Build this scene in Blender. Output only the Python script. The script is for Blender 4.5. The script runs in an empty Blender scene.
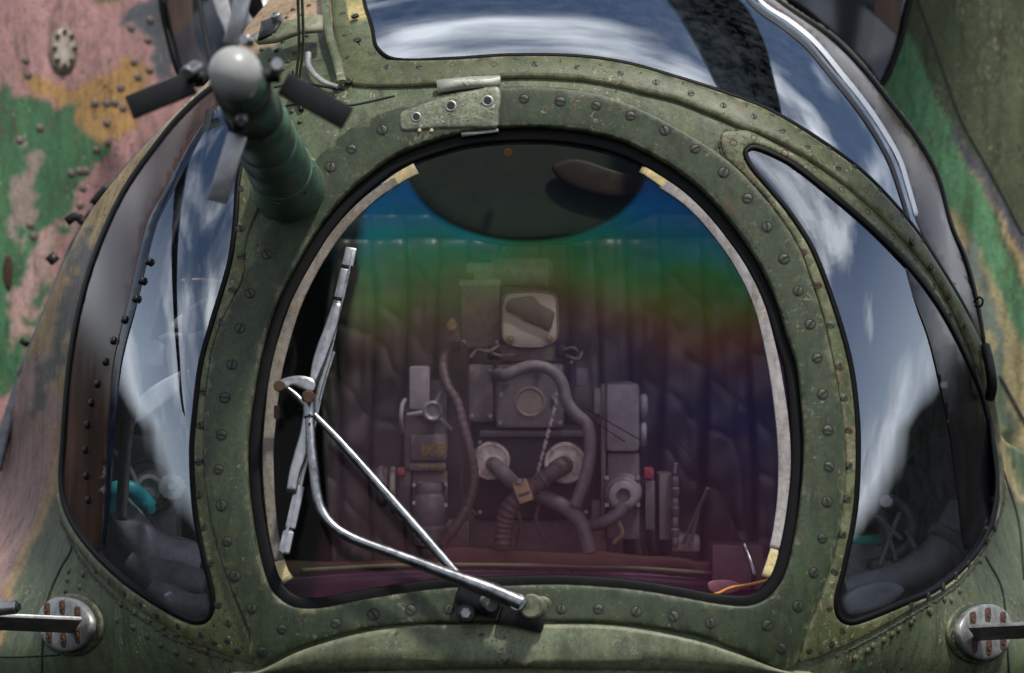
import bpy, bmesh, math, random
import numpy as np
from mathutils import Vector, Matrix, noise
from mathutils.geometry import delaunay_2d_cdt
random.seed(7); np.random.seed(7)
SC = bpy.context.scene; COL = SC.collection
# ---------------------------------------------------------------- space
D = 4.0; K = 0.0017; ZC = 2.3           # camera distance, metres per pixel at the windshield, eye height
CX, CY = 525.0, 370.0

def W(px, py, Y):
    s = (D + Y) / D
    return np.stack([(px - 512.0) * K * s, Y + 0 * px, ZC + (336.5 - py) * K * s], -1)
def V(px, py, Y):
    s = (D + Y) / D
    return Vector(((px - 512.0) * K * s, Y, ZC + (336.5 - py) * K * s))
def rr(px, py):
    u = np.abs(px - CX) / 315.0; v = np.abs(CY - py) / 288.0
    return (u ** 2.4 + v ** 2.4) ** (1 / 2.4)
def sm(x): 
    x = np.clip(x, 0, 1); return x * x * (3 - 2 * x)
def S(px, py):
    px = np.asarray(px, float); py = np.asarray(py, float)
    v = CY - py
    r = rr(px, py)
    t = np.clip((r - 0.93) / 0.56, 0, None)
    tc = 0.90
    g = np.where(t < tc, 1 - np.sqrt(1 - np.minimum(t, tc) ** 2), 1 - math.sqrt(1 - tc * tc) + (t - tc) * 1.9)
    m = 1 - 0.62 * sm((-v - 60) / 240)
    # chin below the windshield stays close to vertical
    return 0.30 * K * v + 0.72 * g * m
def Sbase(px, py): return 0.30 * K * (CY - np.asarray(py, float)) + 0 * np.asarray(px, float)
def surf_pts(f, px, py, h):
    px = np.asarray(px, float); py = np.asarray(py, float)
    e = 0.8
    p = W(px, py, f(px, py))
    a = W(px + e, py, f(px + e, py)) - W(px - e, py, f(px - e, py))
    b = W(px, py - e, f(px, py - e)) - W(px, py + e, f(px, py + e))
    n = np.cross(a, b); n /= np.linalg.norm(n, axis=-1, keepdims=True) + 1e-12
    n = np.where((n[..., 1] > 0)[..., None], -n, n)
    return p + n * np.asarray(h)[..., None], n
def onS(px, py, h=0.0, f=S):
    p, n = surf_pts(f, np.array([px]), np.array([py]), np.array([h]))
    return Vector(p[0]), Vector(n[0])

# ---------------------------------------------------------------- 2-D curves
def cr(pts, closed=True, step=4.0):
    P = np.array(pts, float); n = len(P); out = []
    rng = range(n if closed else n - 1)
    for i in rng:
        if closed: p0, p1, p2, p3 = P[(i - 1) % n], P[i], P[(i + 1) % n], P[(i + 2) % n]
        else: p0, p1, p2, p3 = P[max(i - 1, 0)], P[i], P[i + 1], P[min(i + 2, n - 1)]
        d = np.linalg.norm(p2 - p1); k = max(1, int(round(d / step)))
        # centripetal-ish tangents limited by neighbouring lengths
        l0 = np.linalg.norm(p1 - p0) + 1e-6; l1 = d + 1e-6; l2 = np.linalg.norm(p3 - p2) + 1e-6
        m1 = (p2 - p0) / (l0 + l1) * l1 if l0 > 1e-5 else (p2 - p1)
        m2 = (p3 - p1) / (l1 + l2) * l1 if l2 > 1e-5 else (p2 - p1)
        for j in range(k):
            t = j / k; h00 = 2*t**3-3*t**2+1; h10 = t**3-2*t**2+t; h01 = -2*t**3+3*t**2; h11 = t**3-t**2
            out.append(h00*p1 + h10*m1 + h01*p2 + h11*m2)
    if not closed: out.append(P[-1])
    return np.array(out)
def lin(pts, step=4.0):
    P = np.array(pts, float); out = []
    for i in range(len(P)):
        a, b = P[i], P[(i + 1) % len(P)]; k = max(1, int(np.linalg.norm(b - a) / step))
        for j in range(k): out.append(a + (b - a) * j / k)
    return np.array(out)
def area(P): return 0.5 * np.sum(P[:, 0] * np.roll(P[:, 1], -1) - np.roll(P[:, 0], -1) * P[:, 1])
def inside(P, X, Y):
    r = np.zeros(X.shape, bool); x1, y1 = P[-1]
    for x2, y2 in P:
        c = ((y2 > Y) != (y1 > Y)); 
        if y1 != y2: r ^= c & (X < (x1 - x2) * (Y - y2) / (y1 - y2) + x2)
        x1, y1 = x2, y2
    return r
def dist(P, X, Y, closed=True):
    d = np.full(X.shape, 1e9); A = P; B = np.roll(P, -1, 0)
    if not closed: A, B = P[:-1], P[1:]
    for (ax, ay), (bx, by) in zip(A, B):
        vx, vy = bx - ax, by - ay; L = vx * vx + vy * vy + 1e-9
        t = np.clip(((X - ax) * vx + (Y - ay) * vy) / L, 0, 1)
        d = np.minimum(d, (X - ax - t * vx) ** 2 + (Y - ay - t * vy) ** 2)
    return np.sqrt(d)
def offset(P, d):
    """move a closed polygon inward by d (outward when negative)"""
    a = np.roll(P, 1, 0); b = np.roll(P, -1, 0); t = b - a; t /= np.linalg.norm(t, axis=1, keepdims=True) + 1e-9
    n = np.stack([-t[:, 1], t[:, 0]], 1) * (1 if area(P) > 0 else -1)
    return P + n * d
def ribbon(pts, w, step=4.0):
    C = cr(pts, False, step); t = np.gradient(C, axis=0); t /= np.linalg.norm(t, axis=1, keepdims=True) + 1e-9
    n = np.stack([-t[:, 1], t[:, 0]], 1)
    s = np.linspace(0, 1, len(C)); ww = np.interp(s, np.linspace(0, 1, len(w)), w)[:, None] if hasattr(w, '__len__') else w
    return np.concatenate([C + n * ww / 2, (C - n * ww / 2)[::-1]])

# ---------------------------------------------------------------- objects
def tag(o, label=None, cat=None, group=None, kind=None):
    if label: o['label'] = label
    if cat: o['category'] = cat
    if group: o['group'] = group
    if kind: o['kind'] = kind
    return o
def wloc(o):
    v = Vector((0, 0, 0))
    while o: v = v + Vector(o.location); o = o.parent
    return v
def link(name, me, mat, parent=None, smooth=True, loc=None):
    o = bpy.data.objects.new(name, me); COL.objects.link(o)
    if len(me.vertices) and loc is None:
        co = np.empty(len(me.vertices) * 3); me.vertices.foreach_get('co', co); co = co.reshape(-1, 3)
        c = (co.min(0) + co.max(0)) / 2; co -= c; me.vertices.foreach_set('co', co.ravel()); me.update()
        o.location = Vector(c)
    elif loc is not None: o.location = loc
    if parent: o.parent = parent; o.location = o.location - wloc(parent)
    if mat: me.materials.append(mat)
    if smooth:
        for p in me.polygons: p.use_smooth = True
    return o
def empty(name, loc, label=None, cat=None, group=None, parent=None):
    o = bpy.data.objects.new(name, None); COL.objects.link(o); o.empty_display_size = .05
    o.location = loc
    if parent: o.parent = parent; o.location = Vector(loc) - wloc(parent)
    return tag(o, label, cat, group)

def panel(name, outer, holes=(), h=0.0, thick=0.006, edge=2.5, mat=None, parent=None, f=S, grid=9.0, paint=None, wall=None, noedge=False):
    """a sheet-metal or glass panel lying on surface f, h in front of it, with rounded edges and real thickness"""
    loops = [outer] + list(holes); pts = []; edges = []
    for L in loops:
        b = len(pts); pts += [tuple(p) for p in L]; n = len(L)
        edges += [(b + i, b + (i + 1) % n) for i in range(n)]
    nb = len(pts)
    X, Y = np.meshgrid(np.arange(outer[:, 0].min(), outer[:, 0].max(), grid), np.arange(outer[:, 1].min(), outer[:, 1].max(), grid))
    X = X.ravel() + .37; Y = Y.ravel() + .21
    X[::2] += grid * .13
    ok = inside(outer, X, Y)
    for H in holes: ok &= ~inside(H, X, Y)
    X, Y = X[ok], Y[ok]
    if len(X):
        d = np.min([dist(L, X, Y) for L in loops], 0); ok = d > edge * 1.5 + 1; X, Y = X[ok], Y[ok]
    extra = list(zip(X, Y))
    if edge > 0 and not noedge:
        for k in (0.3, 1.0):
            for i, L in enumerate(loops):
                O = offset(L, edge * k if i == 0 else -edge * k)
                x, y = O[:, 0], O[:, 1]; o2 = inside(outer, x, y)
                for H in holes: o2 &= ~inside(H, x, y)
                d = np.min([dist(Q, x, y) for Q in loops], 0); o2 &= d > edge * k * .8
                extra += list(zip(x[o2], y[o2]))
    vin = [Vector(p) for p in pts + extra]
    vo, eo, fo, ov, oe, of = delaunay_2d_cdt(vin, edges, [], 0, 1e-4)
    P = np.array([(v.x, v.y) for v in vo])
    F = np.array([t for t in fo if len(t) == 3])
    c = P[F].mean(1)
    ok = inside(outer, c[:, 0], c[:, 1])
    for H in holes: ok &= ~inside(H, c[:, 0], c[:, 1])
    F = F[ok]
    used = np.unique(F); rem = -np.ones(len(P), int); rem[used] = np.arange(len(used)); P = P[used]; F = rem[F]
    d = np.min([dist(L, P[:, 0], P[:, 1]) for L in loops], 0)
    hh = np.full(len(P), h, float)
    if edge > 0 and not noedge:
        q = np.clip(d / edge, 0, 1); hh = h - min(thick * .6, .004) * (1 - np.sqrt(1 - (1 - q) ** 2))
    p3, n3 = surf_pts(f, P[:, 0], P[:, 1], hh)
    p3b, _ = surf_pts(f, P[:, 0], P[:, 1], np.full(len(P), h - (wall or thick)))
    n = len(P)
    cnt = {}
    # orientation: make the front face the camera
    fr = []
    for a, b, cc in F:
        ar = (P[b, 0] - P[a, 0]) * (P[cc, 1] - P[a, 1]) - (P[cc, 0] - P[a, 0]) * (P[b, 1] - P[a, 1])
        fr.append((a, cc, b) if ar > 0 else (a, b, cc))     # image y points down
    for t in fr:
        for i in range(3):
            e = (t[i], t[(i + 1) % 3]); cnt[e] = cnt.get(e, 0) + 1
    faces = [tuple(map(int, t)) for t in fr] + [tuple(int(x) + n for x in t[::-1]) for t in fr]
    for (a, b) in list(cnt):
        if (b, a) not in cnt: faces.append((int(b), int(a), int(a) + n, int(b) + n))
    me = bpy.data.meshes.new(name); me.from_pydata(np.concatenate([p3, p3b]).tolist(), [], faces)
    if paint is not None:
        c = paint(P[:, 0], P[:, 1]); c = np.concatenate([c, c]); c = np.concatenate([c, np.ones((len(c), 1))], 1)
        at = me.color_attributes.new('paint', 'FLOAT_COLOR', 'POINT'); at.data.foreach_set('color', c.ravel())
    o = link(name, me, mat, parent)
    # sharp rim
    return o

def frame_of(axis):
    z = Vector(axis).normalized(); a = Vector((0, 0, 1)) if abs(z.z) < .9 else Vector((1, 0, 0))
    x = a.cross(z).normalized(); y = z.cross(x); return x, y, z
def lathe_bm(bm, base, axis, prof, seg=24, star=None):
    """prof: list of (distance along axis, radius)"""
    x, y, z = frame_of(axis); rings = []
    for (l, r) in prof:
        ring = []
        for i in range(seg):
            a = 2 * math.pi * i / seg; q = r * (star(i, seg) if star else 1)
            ring.append(bm.verts.new(Vector(base) + z * l + (x * math.cos(a) + y * math.sin(a)) * q))
        rings.append(ring)
    for A, B in zip(rings, rings[1:]):
        for i in range(seg): bm.faces.new((A[i], A[(i + 1) % seg], B[(i + 1) % seg], B[i]))
    if prof[0][1] > 1e-5: bm.faces.new(rings[0][::-1])
    if prof[-1][1] > 1e-5: bm.faces.new(rings[-1])
def finish(bm, name, mat, parent=None, smooth=True, angle=40):
    bmesh.ops.remove_doubles(bm, verts=bm.verts, dist=1e-6)
    bmesh.ops.recalc_face_normals(bm, faces=bm.faces)
    me = bpy.data.meshes.new(name); bm.to_mesh(me); bm.free()
    o = link(name, me, mat, parent, smooth)
    if smooth and angle:
        me.set_sharp_from_angle(angle=math.radians(angle))
    return o
def lathe(name, base, axis, prof, mat, parent=None, seg=28, star=None, angle=40):
    bm = bmesh.new(); lathe_bm(bm, base, axis, prof, seg, star); return finish(bm, name, mat, parent, True, angle)
def cyl(name, a, b, r, mat, parent=None, r2=None, seg=24, bev=.15):
    a = Vector(a); b = Vector(b); L = (b - a).length; r2 = r if r2 is None else r2; q = min(r, r2) * bev; q = min(q, L * .3)
    return lathe(name, a, b - a, [(0, r - q), (q, r), (L - q, r2), (L, r2 - q)], mat, parent, seg)
def sweep_bm(bm, pts, rad, seg=12, flat=None, ribs=0, ribamp=0.0, caps=True):
    P = [Vector(p) for p in pts]; n = len(P)
    T = [(P[min(i + 1, n - 1)] - P[max(i - 1, 0)]).normalized() for i in range(n)]
    x, _, _ = frame_of(T[0]); rings = []
    for i in range(n):
        x = (x - T[i] * x.dot(T[i])).normalized(); y = T[i].cross(x)
        r = rad[i] if hasattr(rad, '__len__') else rad
        if ribs: r = r * (1 + ribamp * math.cos(i * 2 * math.pi / ribs))
        fx = flat if flat else 1
        rings.append([bm.verts.new(P[i] + (x * math.cos(a) + y * math.sin(a) * fx) * r) for a in [2 * math.pi * k / seg for k in range(seg)]])
    for A, B in zip(rings, rings[1:]):
        for i in range(seg): bm.faces.new((A[i], A[(i + 1) % seg], B[(i + 1) % seg], B[i]))
    if caps: bm.faces.new(rings[0][::-1]); bm.faces.new(rings[-1])
def cr3(pts, step=.006):
    P = np.array([tuple(p) for p in pts], float); out = []; n = len(P)
    for i in range(n - 1):
        p0, p1, p2, p3 = P[max(i - 1, 0)], P[i], P[i + 1], P[min(i + 2, n - 1)]
        d = np.linalg.norm(p2 - p1); k = max(1, int(round(d / step)))
        l0 = np.linalg.norm(p1 - p0); l2 = np.linalg.norm(p3 - p2)
        m1 = (p2 - p0) / (l0 + d) * d if l0 > 1e-6 else (p2 - p1); m2 = (p3 - p1) / (l2 + d) * d if l2 > 1e-6 else p2 - p1
        for j in range(k):
            t = j / k; out.append((2*t**3-3*t**2+1)*p1 + (t**3-2*t**2+t)*m1 + (-2*t**3+3*t**2)*p2 + (t**3-t**2)*m2)
    out.append(P[-1]); return [Vector(p) for p in out]
def tube(name, pts, rad, mat, parent=None, seg=12, step=.006, flat=None, ribs=0, ribamp=0.0, rads=None):
    P = cr3(pts, step); 
    if rads: rad = list(np.interp(np.linspace(0, 1, len(P)), np.linspace(0, 1, len(rads)), rads))
    bm = bmesh.new(); sweep_bm(bm, P, rad, seg, flat, ribs, ribamp); return finish(bm, name, mat, parent, True, 50)
def box_bm(bm, c, size, rot=None, bev=.003, seg=2):
    g = bmesh.ops.create_cube(bm, size=1); vs = g['verts']
    M = Matrix.Translation(Vector(c)) @ (rot.to_4x4() if rot else Matrix.Identity(4)) @ Matrix.Diagonal((*size, 1))
    bmesh.ops.transform(bm, matrix=M, verts=vs)
    if bev:
        es = list({e for v in vs for e in v.link_edges})
        bmesh.ops.bevel(bm, geom=es, offset=bev, segments=seg, affect='EDGES', profile=.6)
def box(name, c, size, mat, parent=None, rot=None, bev=.003):
    bm = bmesh.new(); box_bm(bm, c, size, rot, bev); return finish(bm, name, mat, parent, True, 35)
def pbox(name, x0, y0, x1, y1, Y, dep, mat, parent=None, bev=.004, rotz=0, ry=0):
    """box whose front face covers picture rectangle at depth Y, dep metres deep"""
    s = (D + Y) / D
    c = V((x0 + x1) / 2, (y0 + y1) / 2, Y); c.y += dep / 2
    return box(name, c, (abs(x1 - x0) * K * s, dep, abs(y1 - y0) * K * s), mat, parent, Matrix.Rotation(rotz, 3, 'Z') @ Matrix.Rotation(ry, 3, 'Y'), bev)
def slab(name, poly, Y, dep, mat, parent=None, edge=1.5, holes=(), tilt=0.0):
    f = lambda px, py: Y + tilt * K * (CY - py) + 0 * px
    return panel(name, poly, holes, 0, dep, edge, mat, parent, f=f, grid=14)

# ---------------------------------------------------------------- materials
def nt(name):
    m = bpy.data.materials.new(name); m.use_nodes = True; t = m.node_tree; t.nodes.clear()
    out = t.nodes.new('ShaderNodeOutputMaterial'); return m, t, out
def N(t, k, **kw):
    n = t.nodes.new(k)
    for a, b in kw.items():
        if a in n.inputs: n.inputs[a].default_value = b
        else: setattr(n, a, b)
    return n
def ramp(t, fac, stops, interp='LINEAR'):
    r = t.nodes.new('ShaderNodeValToRGB'); r.color_ramp.interpolation = interp
    e = r.color_ramp.elements
    while len(e) < len(stops): e.new(.5)
    for i, (p, c) in enumerate(stops):
        e[i].position = p; e[i].color = (*c, 1) if len(c) == 3 else c
    t.links.new(fac, r.inputs[0]); return r
def mixc(t, fac, a, b, mode='MIX'):
    m = t.nodes.new('ShaderNodeMix'); m.data_type = 'RGBA'; m.blend_type = mode
    for s, v in ((m.inputs['Factor'], fac), (m.inputs['A'], a), (m.inputs['B'], b)):
        if hasattr(v, 'is_output') or hasattr(v, 'links'): t.links.new(v, s)
        else: s.default_value = v if isinstance(v, (int, float)) else (*v, 1)
    return m.outputs['Result']
def mth(t, op, a, b=None, c=None, clamp=False):
    m = t.nodes.new('ShaderNodeMath'); m.operation = op; m.use_clamp = clamp
    for s, v in zip(m.inputs, (a, b, c)):
        if v is None: continue
        if isinstance(v, (int, float)): s.default_value = v
        else: t.links.new(v, s)
    return m.outputs[0]
def pos(t, scale=(1, 1, 1), rot=(0, 0, 0)):
    g = t.nodes.new('ShaderNodeNewGeometry'); mp = t.nodes.new('ShaderNodeMapping')
    mp.inputs['Scale'].default_value = scale; mp.inputs['Rotation'].default_value = rot
    t.links.new(g.outputs['Position'], mp.inputs[0]); return mp.outputs[0]
def noi(t, vec, scale, det=4, rough=.55, dist=0):
    n = N(t, 'ShaderNodeTexNoise', Scale=scale, Detail=det, Roughness=rough, Distortion=dist); t.links.new(vec, n.inputs['Vector']); return n.outputs['Fac']
def sc(a, v): return tuple(x * v for x in a)

def paint_mat(name, col=None, attr=False, rough=.42, dirt=.45, chips=.5, streak=(1, 1, 1), rot=(0, 0, 0), chipcol=(.36, .33, .22), bump=.45, warm=(.06, .055, .03), metal=0, spec=.3, wear_highlight=.6):
    m, t, out = nt(name); b = N(t, 'ShaderNodeBsdfPrincipled'); p = pos(t); ps = pos(t, streak, rot)
    if attr:
        a = N(t, 'ShaderNodeAttribute', attribute_name='paint'); base = a.outputs['Color']
    else:
        base = N(t, 'ShaderNodeRGB'); base.outputs[0].default_value = (*col, 1); base = base.outputs[0]
    big = noi(t, ps, 7, 6, .65); c = mixc(t, ramp(t, big, [(.3, (0, 0, 0)), (.72, (1, 1, 1))]).outputs[0], mixc(t, 1.0, base, (.62, .62, .57), 'MULTIPLY'), mixc(t, 1.0, base, (1.28, 1.25, 1.2), 'MULTIPLY'))
    mid = noi(t, ps, 38, 6, .7, .6); c = mixc(t, mth(t, 'MULTIPLY', ramp(t, mid, [(.5, (0, 0, 0)), (.78, (1, 1, 1))]).outputs[0], dirt), c, warm)
    fine = noi(t, p, 210, 5, .7); c = mixc(t, mth(t, 'MULTIPLY', ramp(t, fine, [(.56, (0, 0, 0)), (.66, (1, 1, 1))]).outputs[0], dirt * 1.2, clamp=True), c, sc(warm, .25))
    grit = noi(t, p, 120, 8, .8); c = mixc(t, 1.0, c, ramp(t, grit, [(.3, (.62, .62, .62)), (.5, (1, 1, 1)), (.72, (1.45, 1.42, 1.36))]).outputs[0], 'MULTIPLY')
    vs_ = pos(t, (26, 26, 2.2)); vst = noi(t, vs_, 1.6, 6, .65); c = mixc(t, 1.0, c, ramp(t, vst, [(.30, (.55, .54, .5)), (.48, (1, 1, 1)), (.70, (1.28, 1.26, 1.2))]).outputs[0], 'MULTIPLY')
    rst = ramp(t, mth(t, 'MULTIPLY', noi(t, pos(t, (40, 40, 3)), 1.3, 5, .7), noi(t, p, 11, 3)), [(.34, (0, 0, 0)), (.42, (1, 1, 1))]).outputs[0]; c = mixc(t, mth(t, 'MULTIPLY', rst, dirt * .7), c, (.11, .05, .018))
    ch = noi(t, ps, 75, 7, .75, 1.2); g2 = noi(t, p, 9, 3)
    cm = ramp(t, mth(t, 'ADD', ch, mth(t, 'MULTIPLY', g2, .35)), [(.80, (0, 0, 0)), (.825, (1, 1, 1))]).outputs[0]
    c = mixc(t, mth(t, 'MULTIPLY', cm, chips), c, chipcol)
    dk = noi(t, ps, 120, 7, .8, .5); dm = ramp(t, mth(t, 'ADD', dk, mth(t, 'MULTIPLY', noi(t, p, 6, 3), .45)), [(.84, (0, 0, 0)), (.87, (1, 1, 1))]).outputs[0]
    c = mixc(t, mth(t, 'MULTIPLY', dm, min(1, chips * 1.5)), c, (.012, .011, .008))
    g_ = t.nodes.new('ShaderNodeNewGeometry'); ew = ramp(t, mth(t, 'ADD', g_.outputs['Pointiness'], mth(t, 'MULTIPLY', mth(t, 'SUBTRACT', mid, .5), .16)), [(.53, (0, 0, 0)), (.60, (1, 1, 1))]).outputs[0]
    c = mixc(t, mth(t, 'MULTIPLY', ew, wear_highlight), c, chipcol)  # pale convex edges: wear plus edge highlight put into the colour
    yl = ramp(t, noi(t, ps, 17, 5, .7, .8), [(.60, (0, 0, 0)), (.74, (1, 1, 1))]).outputs[0]; c = mixc(t, mth(t, 'MULTIPLY', yl, dirt * .55), c, (.20, .165, .06))
    t.links.new(c, b.inputs['Base Color'])
    rg = mth(t, 'ADD', mth(t, 'MULTIPLY', mid, .35), rough - .17, clamp=True); t.links.new(rg, b.inputs['Roughness'])
    b.inputs['Metallic'].default_value = metal; b.inputs['Specular IOR Level'].default_value = spec
    bp = N(t, 'ShaderNodeBump', Strength=bump, Distance=.002)
    hgt = mth(t, 'SUBTRACT', mth(t, 'ADD', mid, mth(t, 'MULTIPLY', grit, .8)), mth(t, 'MULTIPLY', mth(t, 'ADD', cm, dm), .35))
    t.links.new(hgt, bp.inputs['Height']); t.links.new(bp.outputs[0], b.inputs['Normal'])
    t.links.new(b.outputs[0], out.inputs[0]); return m
def simple(name, col, rough=.5, metal=0, var=.35, scale=40, bump=.1, spec=.5, streak=(1, 1, 1), col2=None):
    m, t, out = nt(name); b = N(t, 'ShaderNodeBsdfPrincipled', Roughness=rough, Metallic=metal); p = pos(t, streak)
    n = noi(t, p, scale, 6, .7); c = mixc(t, ramp(t, n, [(.32, (0, 0, 0)), (.68, (1, 1, 1))]).outputs[0], sc(col, 1 - var) if col2 is None else col2, sc(col, 1 + var * .6))
    t.links.new(c, b.inputs['Base Color']); b.inputs['Specular IOR Level'].default_value = spec
    t.links.new(mth(t, 'ADD', mth(t, 'MULTIPLY', n, .25), rough - .12, clamp=True), b.inputs['Roughness'])
    bp = N(t, 'ShaderNodeBump', Strength=bump, Distance=.0015); t.links.new(n, bp.inputs['Height']); t.links.new(bp.outputs[0], b.inputs['Normal'])
    t.links.new(b.outputs[0], out.inputs[0]); return m
def canopy_glass(name, base=.16, edge=.85, tint=(.74, .78, .82), rough=.015, haze=.03, hazecol=(.5, .55, .62), refl=(.88, .93, 1)):
    m, t, out = nt(name); p = pos(t)
    tr = N(t, 'ShaderNodeBsdfTransparent'); tr.inputs[0].default_value = (*tint, 1)
    gl = N(t, 'ShaderNodeBsdfGlossy', Roughness=rough); gl.inputs['Color'].default_value = (*refl, 1)
    wave = noi(t, p, 5, 2); bp = N(t, 'ShaderNodeBump', Strength=.035, Distance=.01); t.links.new(wave, bp.inputs['Height']); t.links.new(bp.outputs[0], gl.inputs['Normal'])
    df = N(t, 'ShaderNodeBsdfDiffuse'); df.inputs[0].default_value = (*hazecol, 1)
    lw = N(t, 'ShaderNodeLayerWeight', Blend=.5)
    fac = mth(t, 'MULTIPLY_ADD', mth(t, 'POWER', lw.outputs['Facing'], 2.2), edge - base, base, clamp=True)
    m1 = t.nodes.new('ShaderNodeMixShader'); t.links.new(fac, m1.inputs[0]); t.links.new(tr.outputs[0], m1.inputs[1]); t.links.new(gl.outputs[0], m1.inputs[2])
    dirt = noi(t, p, 30, 8, .75); spk = ramp(t, noi(t, p, 260, 2, .5), [(.72, (0, 0, 0)), (.78, (1, 1, 1))]).outputs[0]
    hz = mth(t, 'ADD', mth(t, 'MULTIPLY', ramp(t, dirt, [(.42, (0, 0, 0)), (.75, (1, 1, 1))]).outputs[0], haze), mth(t, 'MULTIPLY', spk, haze * 3))
    m2 = t.nodes.new('ShaderNodeMixShader'); t.links.new(hz, m2.inputs[0]); t.links.new(m1.outputs[0], m2.inputs[1]); t.links.new(df.outputs[0], m2.inputs[2])
    t.links.new(m2.outputs[0], out.inputs[0]); return m

GREEN = (.094, .120, .070)
M = {}
M['rivet'] = paint_mat('rivet_green', (.075,.092,.048), chips=.3, dirt=.5, wear_highlight=0)
M['green'] = paint_mat('green_paint', GREEN, chips=.75, dirt=.55)
M['frame'] = paint_mat('frame_green', (.032, .047, .025), chips=.35, dirt=.5, bump=.2)
M['canopyframe'] = paint_mat('canopy_frame_green', (.078, .094, .042), chips=1, wear_highlight=.8, dirt=.6, bump=.35)
M['skin'] = paint_mat('skin_paint', attr=True, chips=.8, dirt=.55, rough=.5)
M['lip'] = paint_mat('cowl_green', (.125, .150, .095), chips=.7, dirt=.4, bump=.2)
M['camoL'] = paint_mat('camouflage_weathered', attr=True, chips=1, dirt=.7, streak=(1.6, 1, .5), rot=(0, .5, 0), chipcol=(.45, .38, .33), rough=.6)
M['camoR'] = paint_mat('camouflage_green_cream', attr=True, chips=.9, dirt=.7, streak=(1.6, 1, .5), rot=(0, -.5, 0), rough=.6)
M['rubber'] = simple('black_rubber', (.0025, .0025, .003), .5, bump=.2, spec=.12)
M['black'] = simple('black_metal', (.007, .007, .007), .45, metal=.2, bump=.3)
M['dark'] = simple('dark_paint', (.03, .032, .034), .55)
M['screw'] = simple('screw_green', (.030, .037, .020), .5, metal=.1, bump=.4, scale=150)
M['screwrust'] = simple('screw_rust', (.10, .045, .02), .7, bump=.5, scale=200, col2=(.02, .012, .008))
M['slot'] = simple('screw_slot_dirt', (.008, .008, .006), .8)
M['steel'] = simple('steel', (.30, .30, .31), .32, metal=.9, var=.3, scale=60)
M['steelb'] = simple('bright_steel', (.27, .27, .28), .3, metal=1.0, var=.55, scale=60, bump=.08)
M['alu'] = simple('worn_aluminium', (.30, .30, .285), .45, metal=.6, var=.5, scale=45, bump=.4)
M['bare'] = paint_mat('scraped_plate', (.16, .18, .13), chips=1, dirt=.9, streak=(1, 1, 2.2), rot=(0, .5, 0), chipcol=(.55, .54, .46), bump=.5, rough=.4, metal=.3, warm=(.03, .035, .02))
M['bladep'] = simple('blue_black_blade', (.05, .11, .15), .6)
M['brown'] = simple('brown_lining', (.085, .05, .036), .7, var=.5, scale=14, streak=(3, 1, .5))
M['knob'] = simple('pale_grey_ball', (.36, .36, .34), .33, var=.15, scale=20)
M['rust'] = simple('rust', (.075, .030, .014), .8, bump=.5, scale=120, col2=(.03, .02, .012))

# ---------------------------------------------------------------- outlines (picture coordinates of the real edges)
OPEN = cr([(322,225),(345,197),(364,180),(394,158),(437,141),(470,133),(510,129),(560,130),(610,139),(645,153),(684,177),(710,200),(733,227),(756,260),(775,299),(787,338),(796,366),(801,408),(803,450),(800,495),(793,540),(783,576),(768,597),(748,606),(718,605),(683,599),(648,593),(614,589),(562,586),(510,587),(454,589),(423,592),(388,597),(354,603),(319,609),(295,607),(278,596),(267,577),(258,544),(252,509),(249,475),(249,440),(253,405),(262,355),(274,312),(290,278),(306,250)])
RING = cr([(246,278),(268,230),(298,182),(328,150),(357,127),(400,110),(450,97),(505,90),(560,91),(603,98),(644,113),(677,130),(710,150),(737,171),(762,198),(781,222),(798,250),(811,285),(823,325),(833,375),(840,425),(842,470),(838,512),(829,561),(812,608),(794,660),(780,667),(735,648),(700,636),(648,627),(596,623),(510,623),(458,624),(416,624),(371,628),(336,636),(295,648),(262,664),(252,655),(253,634),(235,589),(220,544),(211,500),(207,450),(209,395),(219,336)])
LWIN = cr([(236,222),(239,180),(247,140),(252,108),(250,82),(240,76),(214,87),(180,117),(150,154),(127,187),(109,222),(90,271),(77,322),(69,374),(64,439),(62,488),(71,519),(90,547),(121,578),(156,603),(190,621),(206,621),(213,610),(213,592),(204,554),(196,509),(193,450),(196,411),(202,363),(213,322),(230,264)])
RWIN = cr([(750,166),(745,152),(754,147),(780,157),(797,167),(831,194),(864,222),(894,251),(921,281),(945,316),(966,357),(983,398),(992,440),(996,485),(992,520),(972,557),(937,588),(902,604),(868,618),(849,623),(838,617),(835,600),(843,568),(854,509),(857,450),(855,404),(848,357),(832,302),(812,250),(791,216),(770,190)])
TOPW = cr([(372,27),(377,48),(394,60),(450,59.5),(510,56),(577,57),(627,64),(677,78),(727,94),(766,109),(814,137),(864,174),(911,225),(942,271),(966,312),(983,350),(978,309),(966,261),(951,225),(938,177),(918,140),(891,104),(864,70),(831,37),(784,5),(740,-30),(700,-52),(560,-60),(440,-56),(362,-45),(364,0)])
# outer silhouettes
def blobs(items):
    def f(px, py):
        px = np.asarray(px, float); py = np.asarray(py, float)
        return sum(f1(px + a, py + b) for a, b in ((-1.6, -.7), (.7, -1.6), (1.6, .7), (-.7, 1.6), (0, 0))) / 5
    def f1(px, py):
        wx = np.array([noise.noise(Vector((x * .035, y * .035, 3.1))) + .5 * noise.noise(Vector((x * .11, y * .11, 8.1))) for x, y in zip(px, py)]) * 16
        wy = np.array([noise.noise(Vector((x * .035, y * .035, 13.1))) + .5 * noise.noise(Vector((x * .11, y * .11, 28.1))) for x, y in zip(px, py)]) * 16
        c = np.zeros((len(px), 3)); c[:] = items[0]
        for poly, col, wamt in items[1:]:
            ok = inside(np.array(poly, float), px + wx * wamt, py + wy * wamt); c[ok] = col
        return c
    return f

EXT = 3
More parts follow.
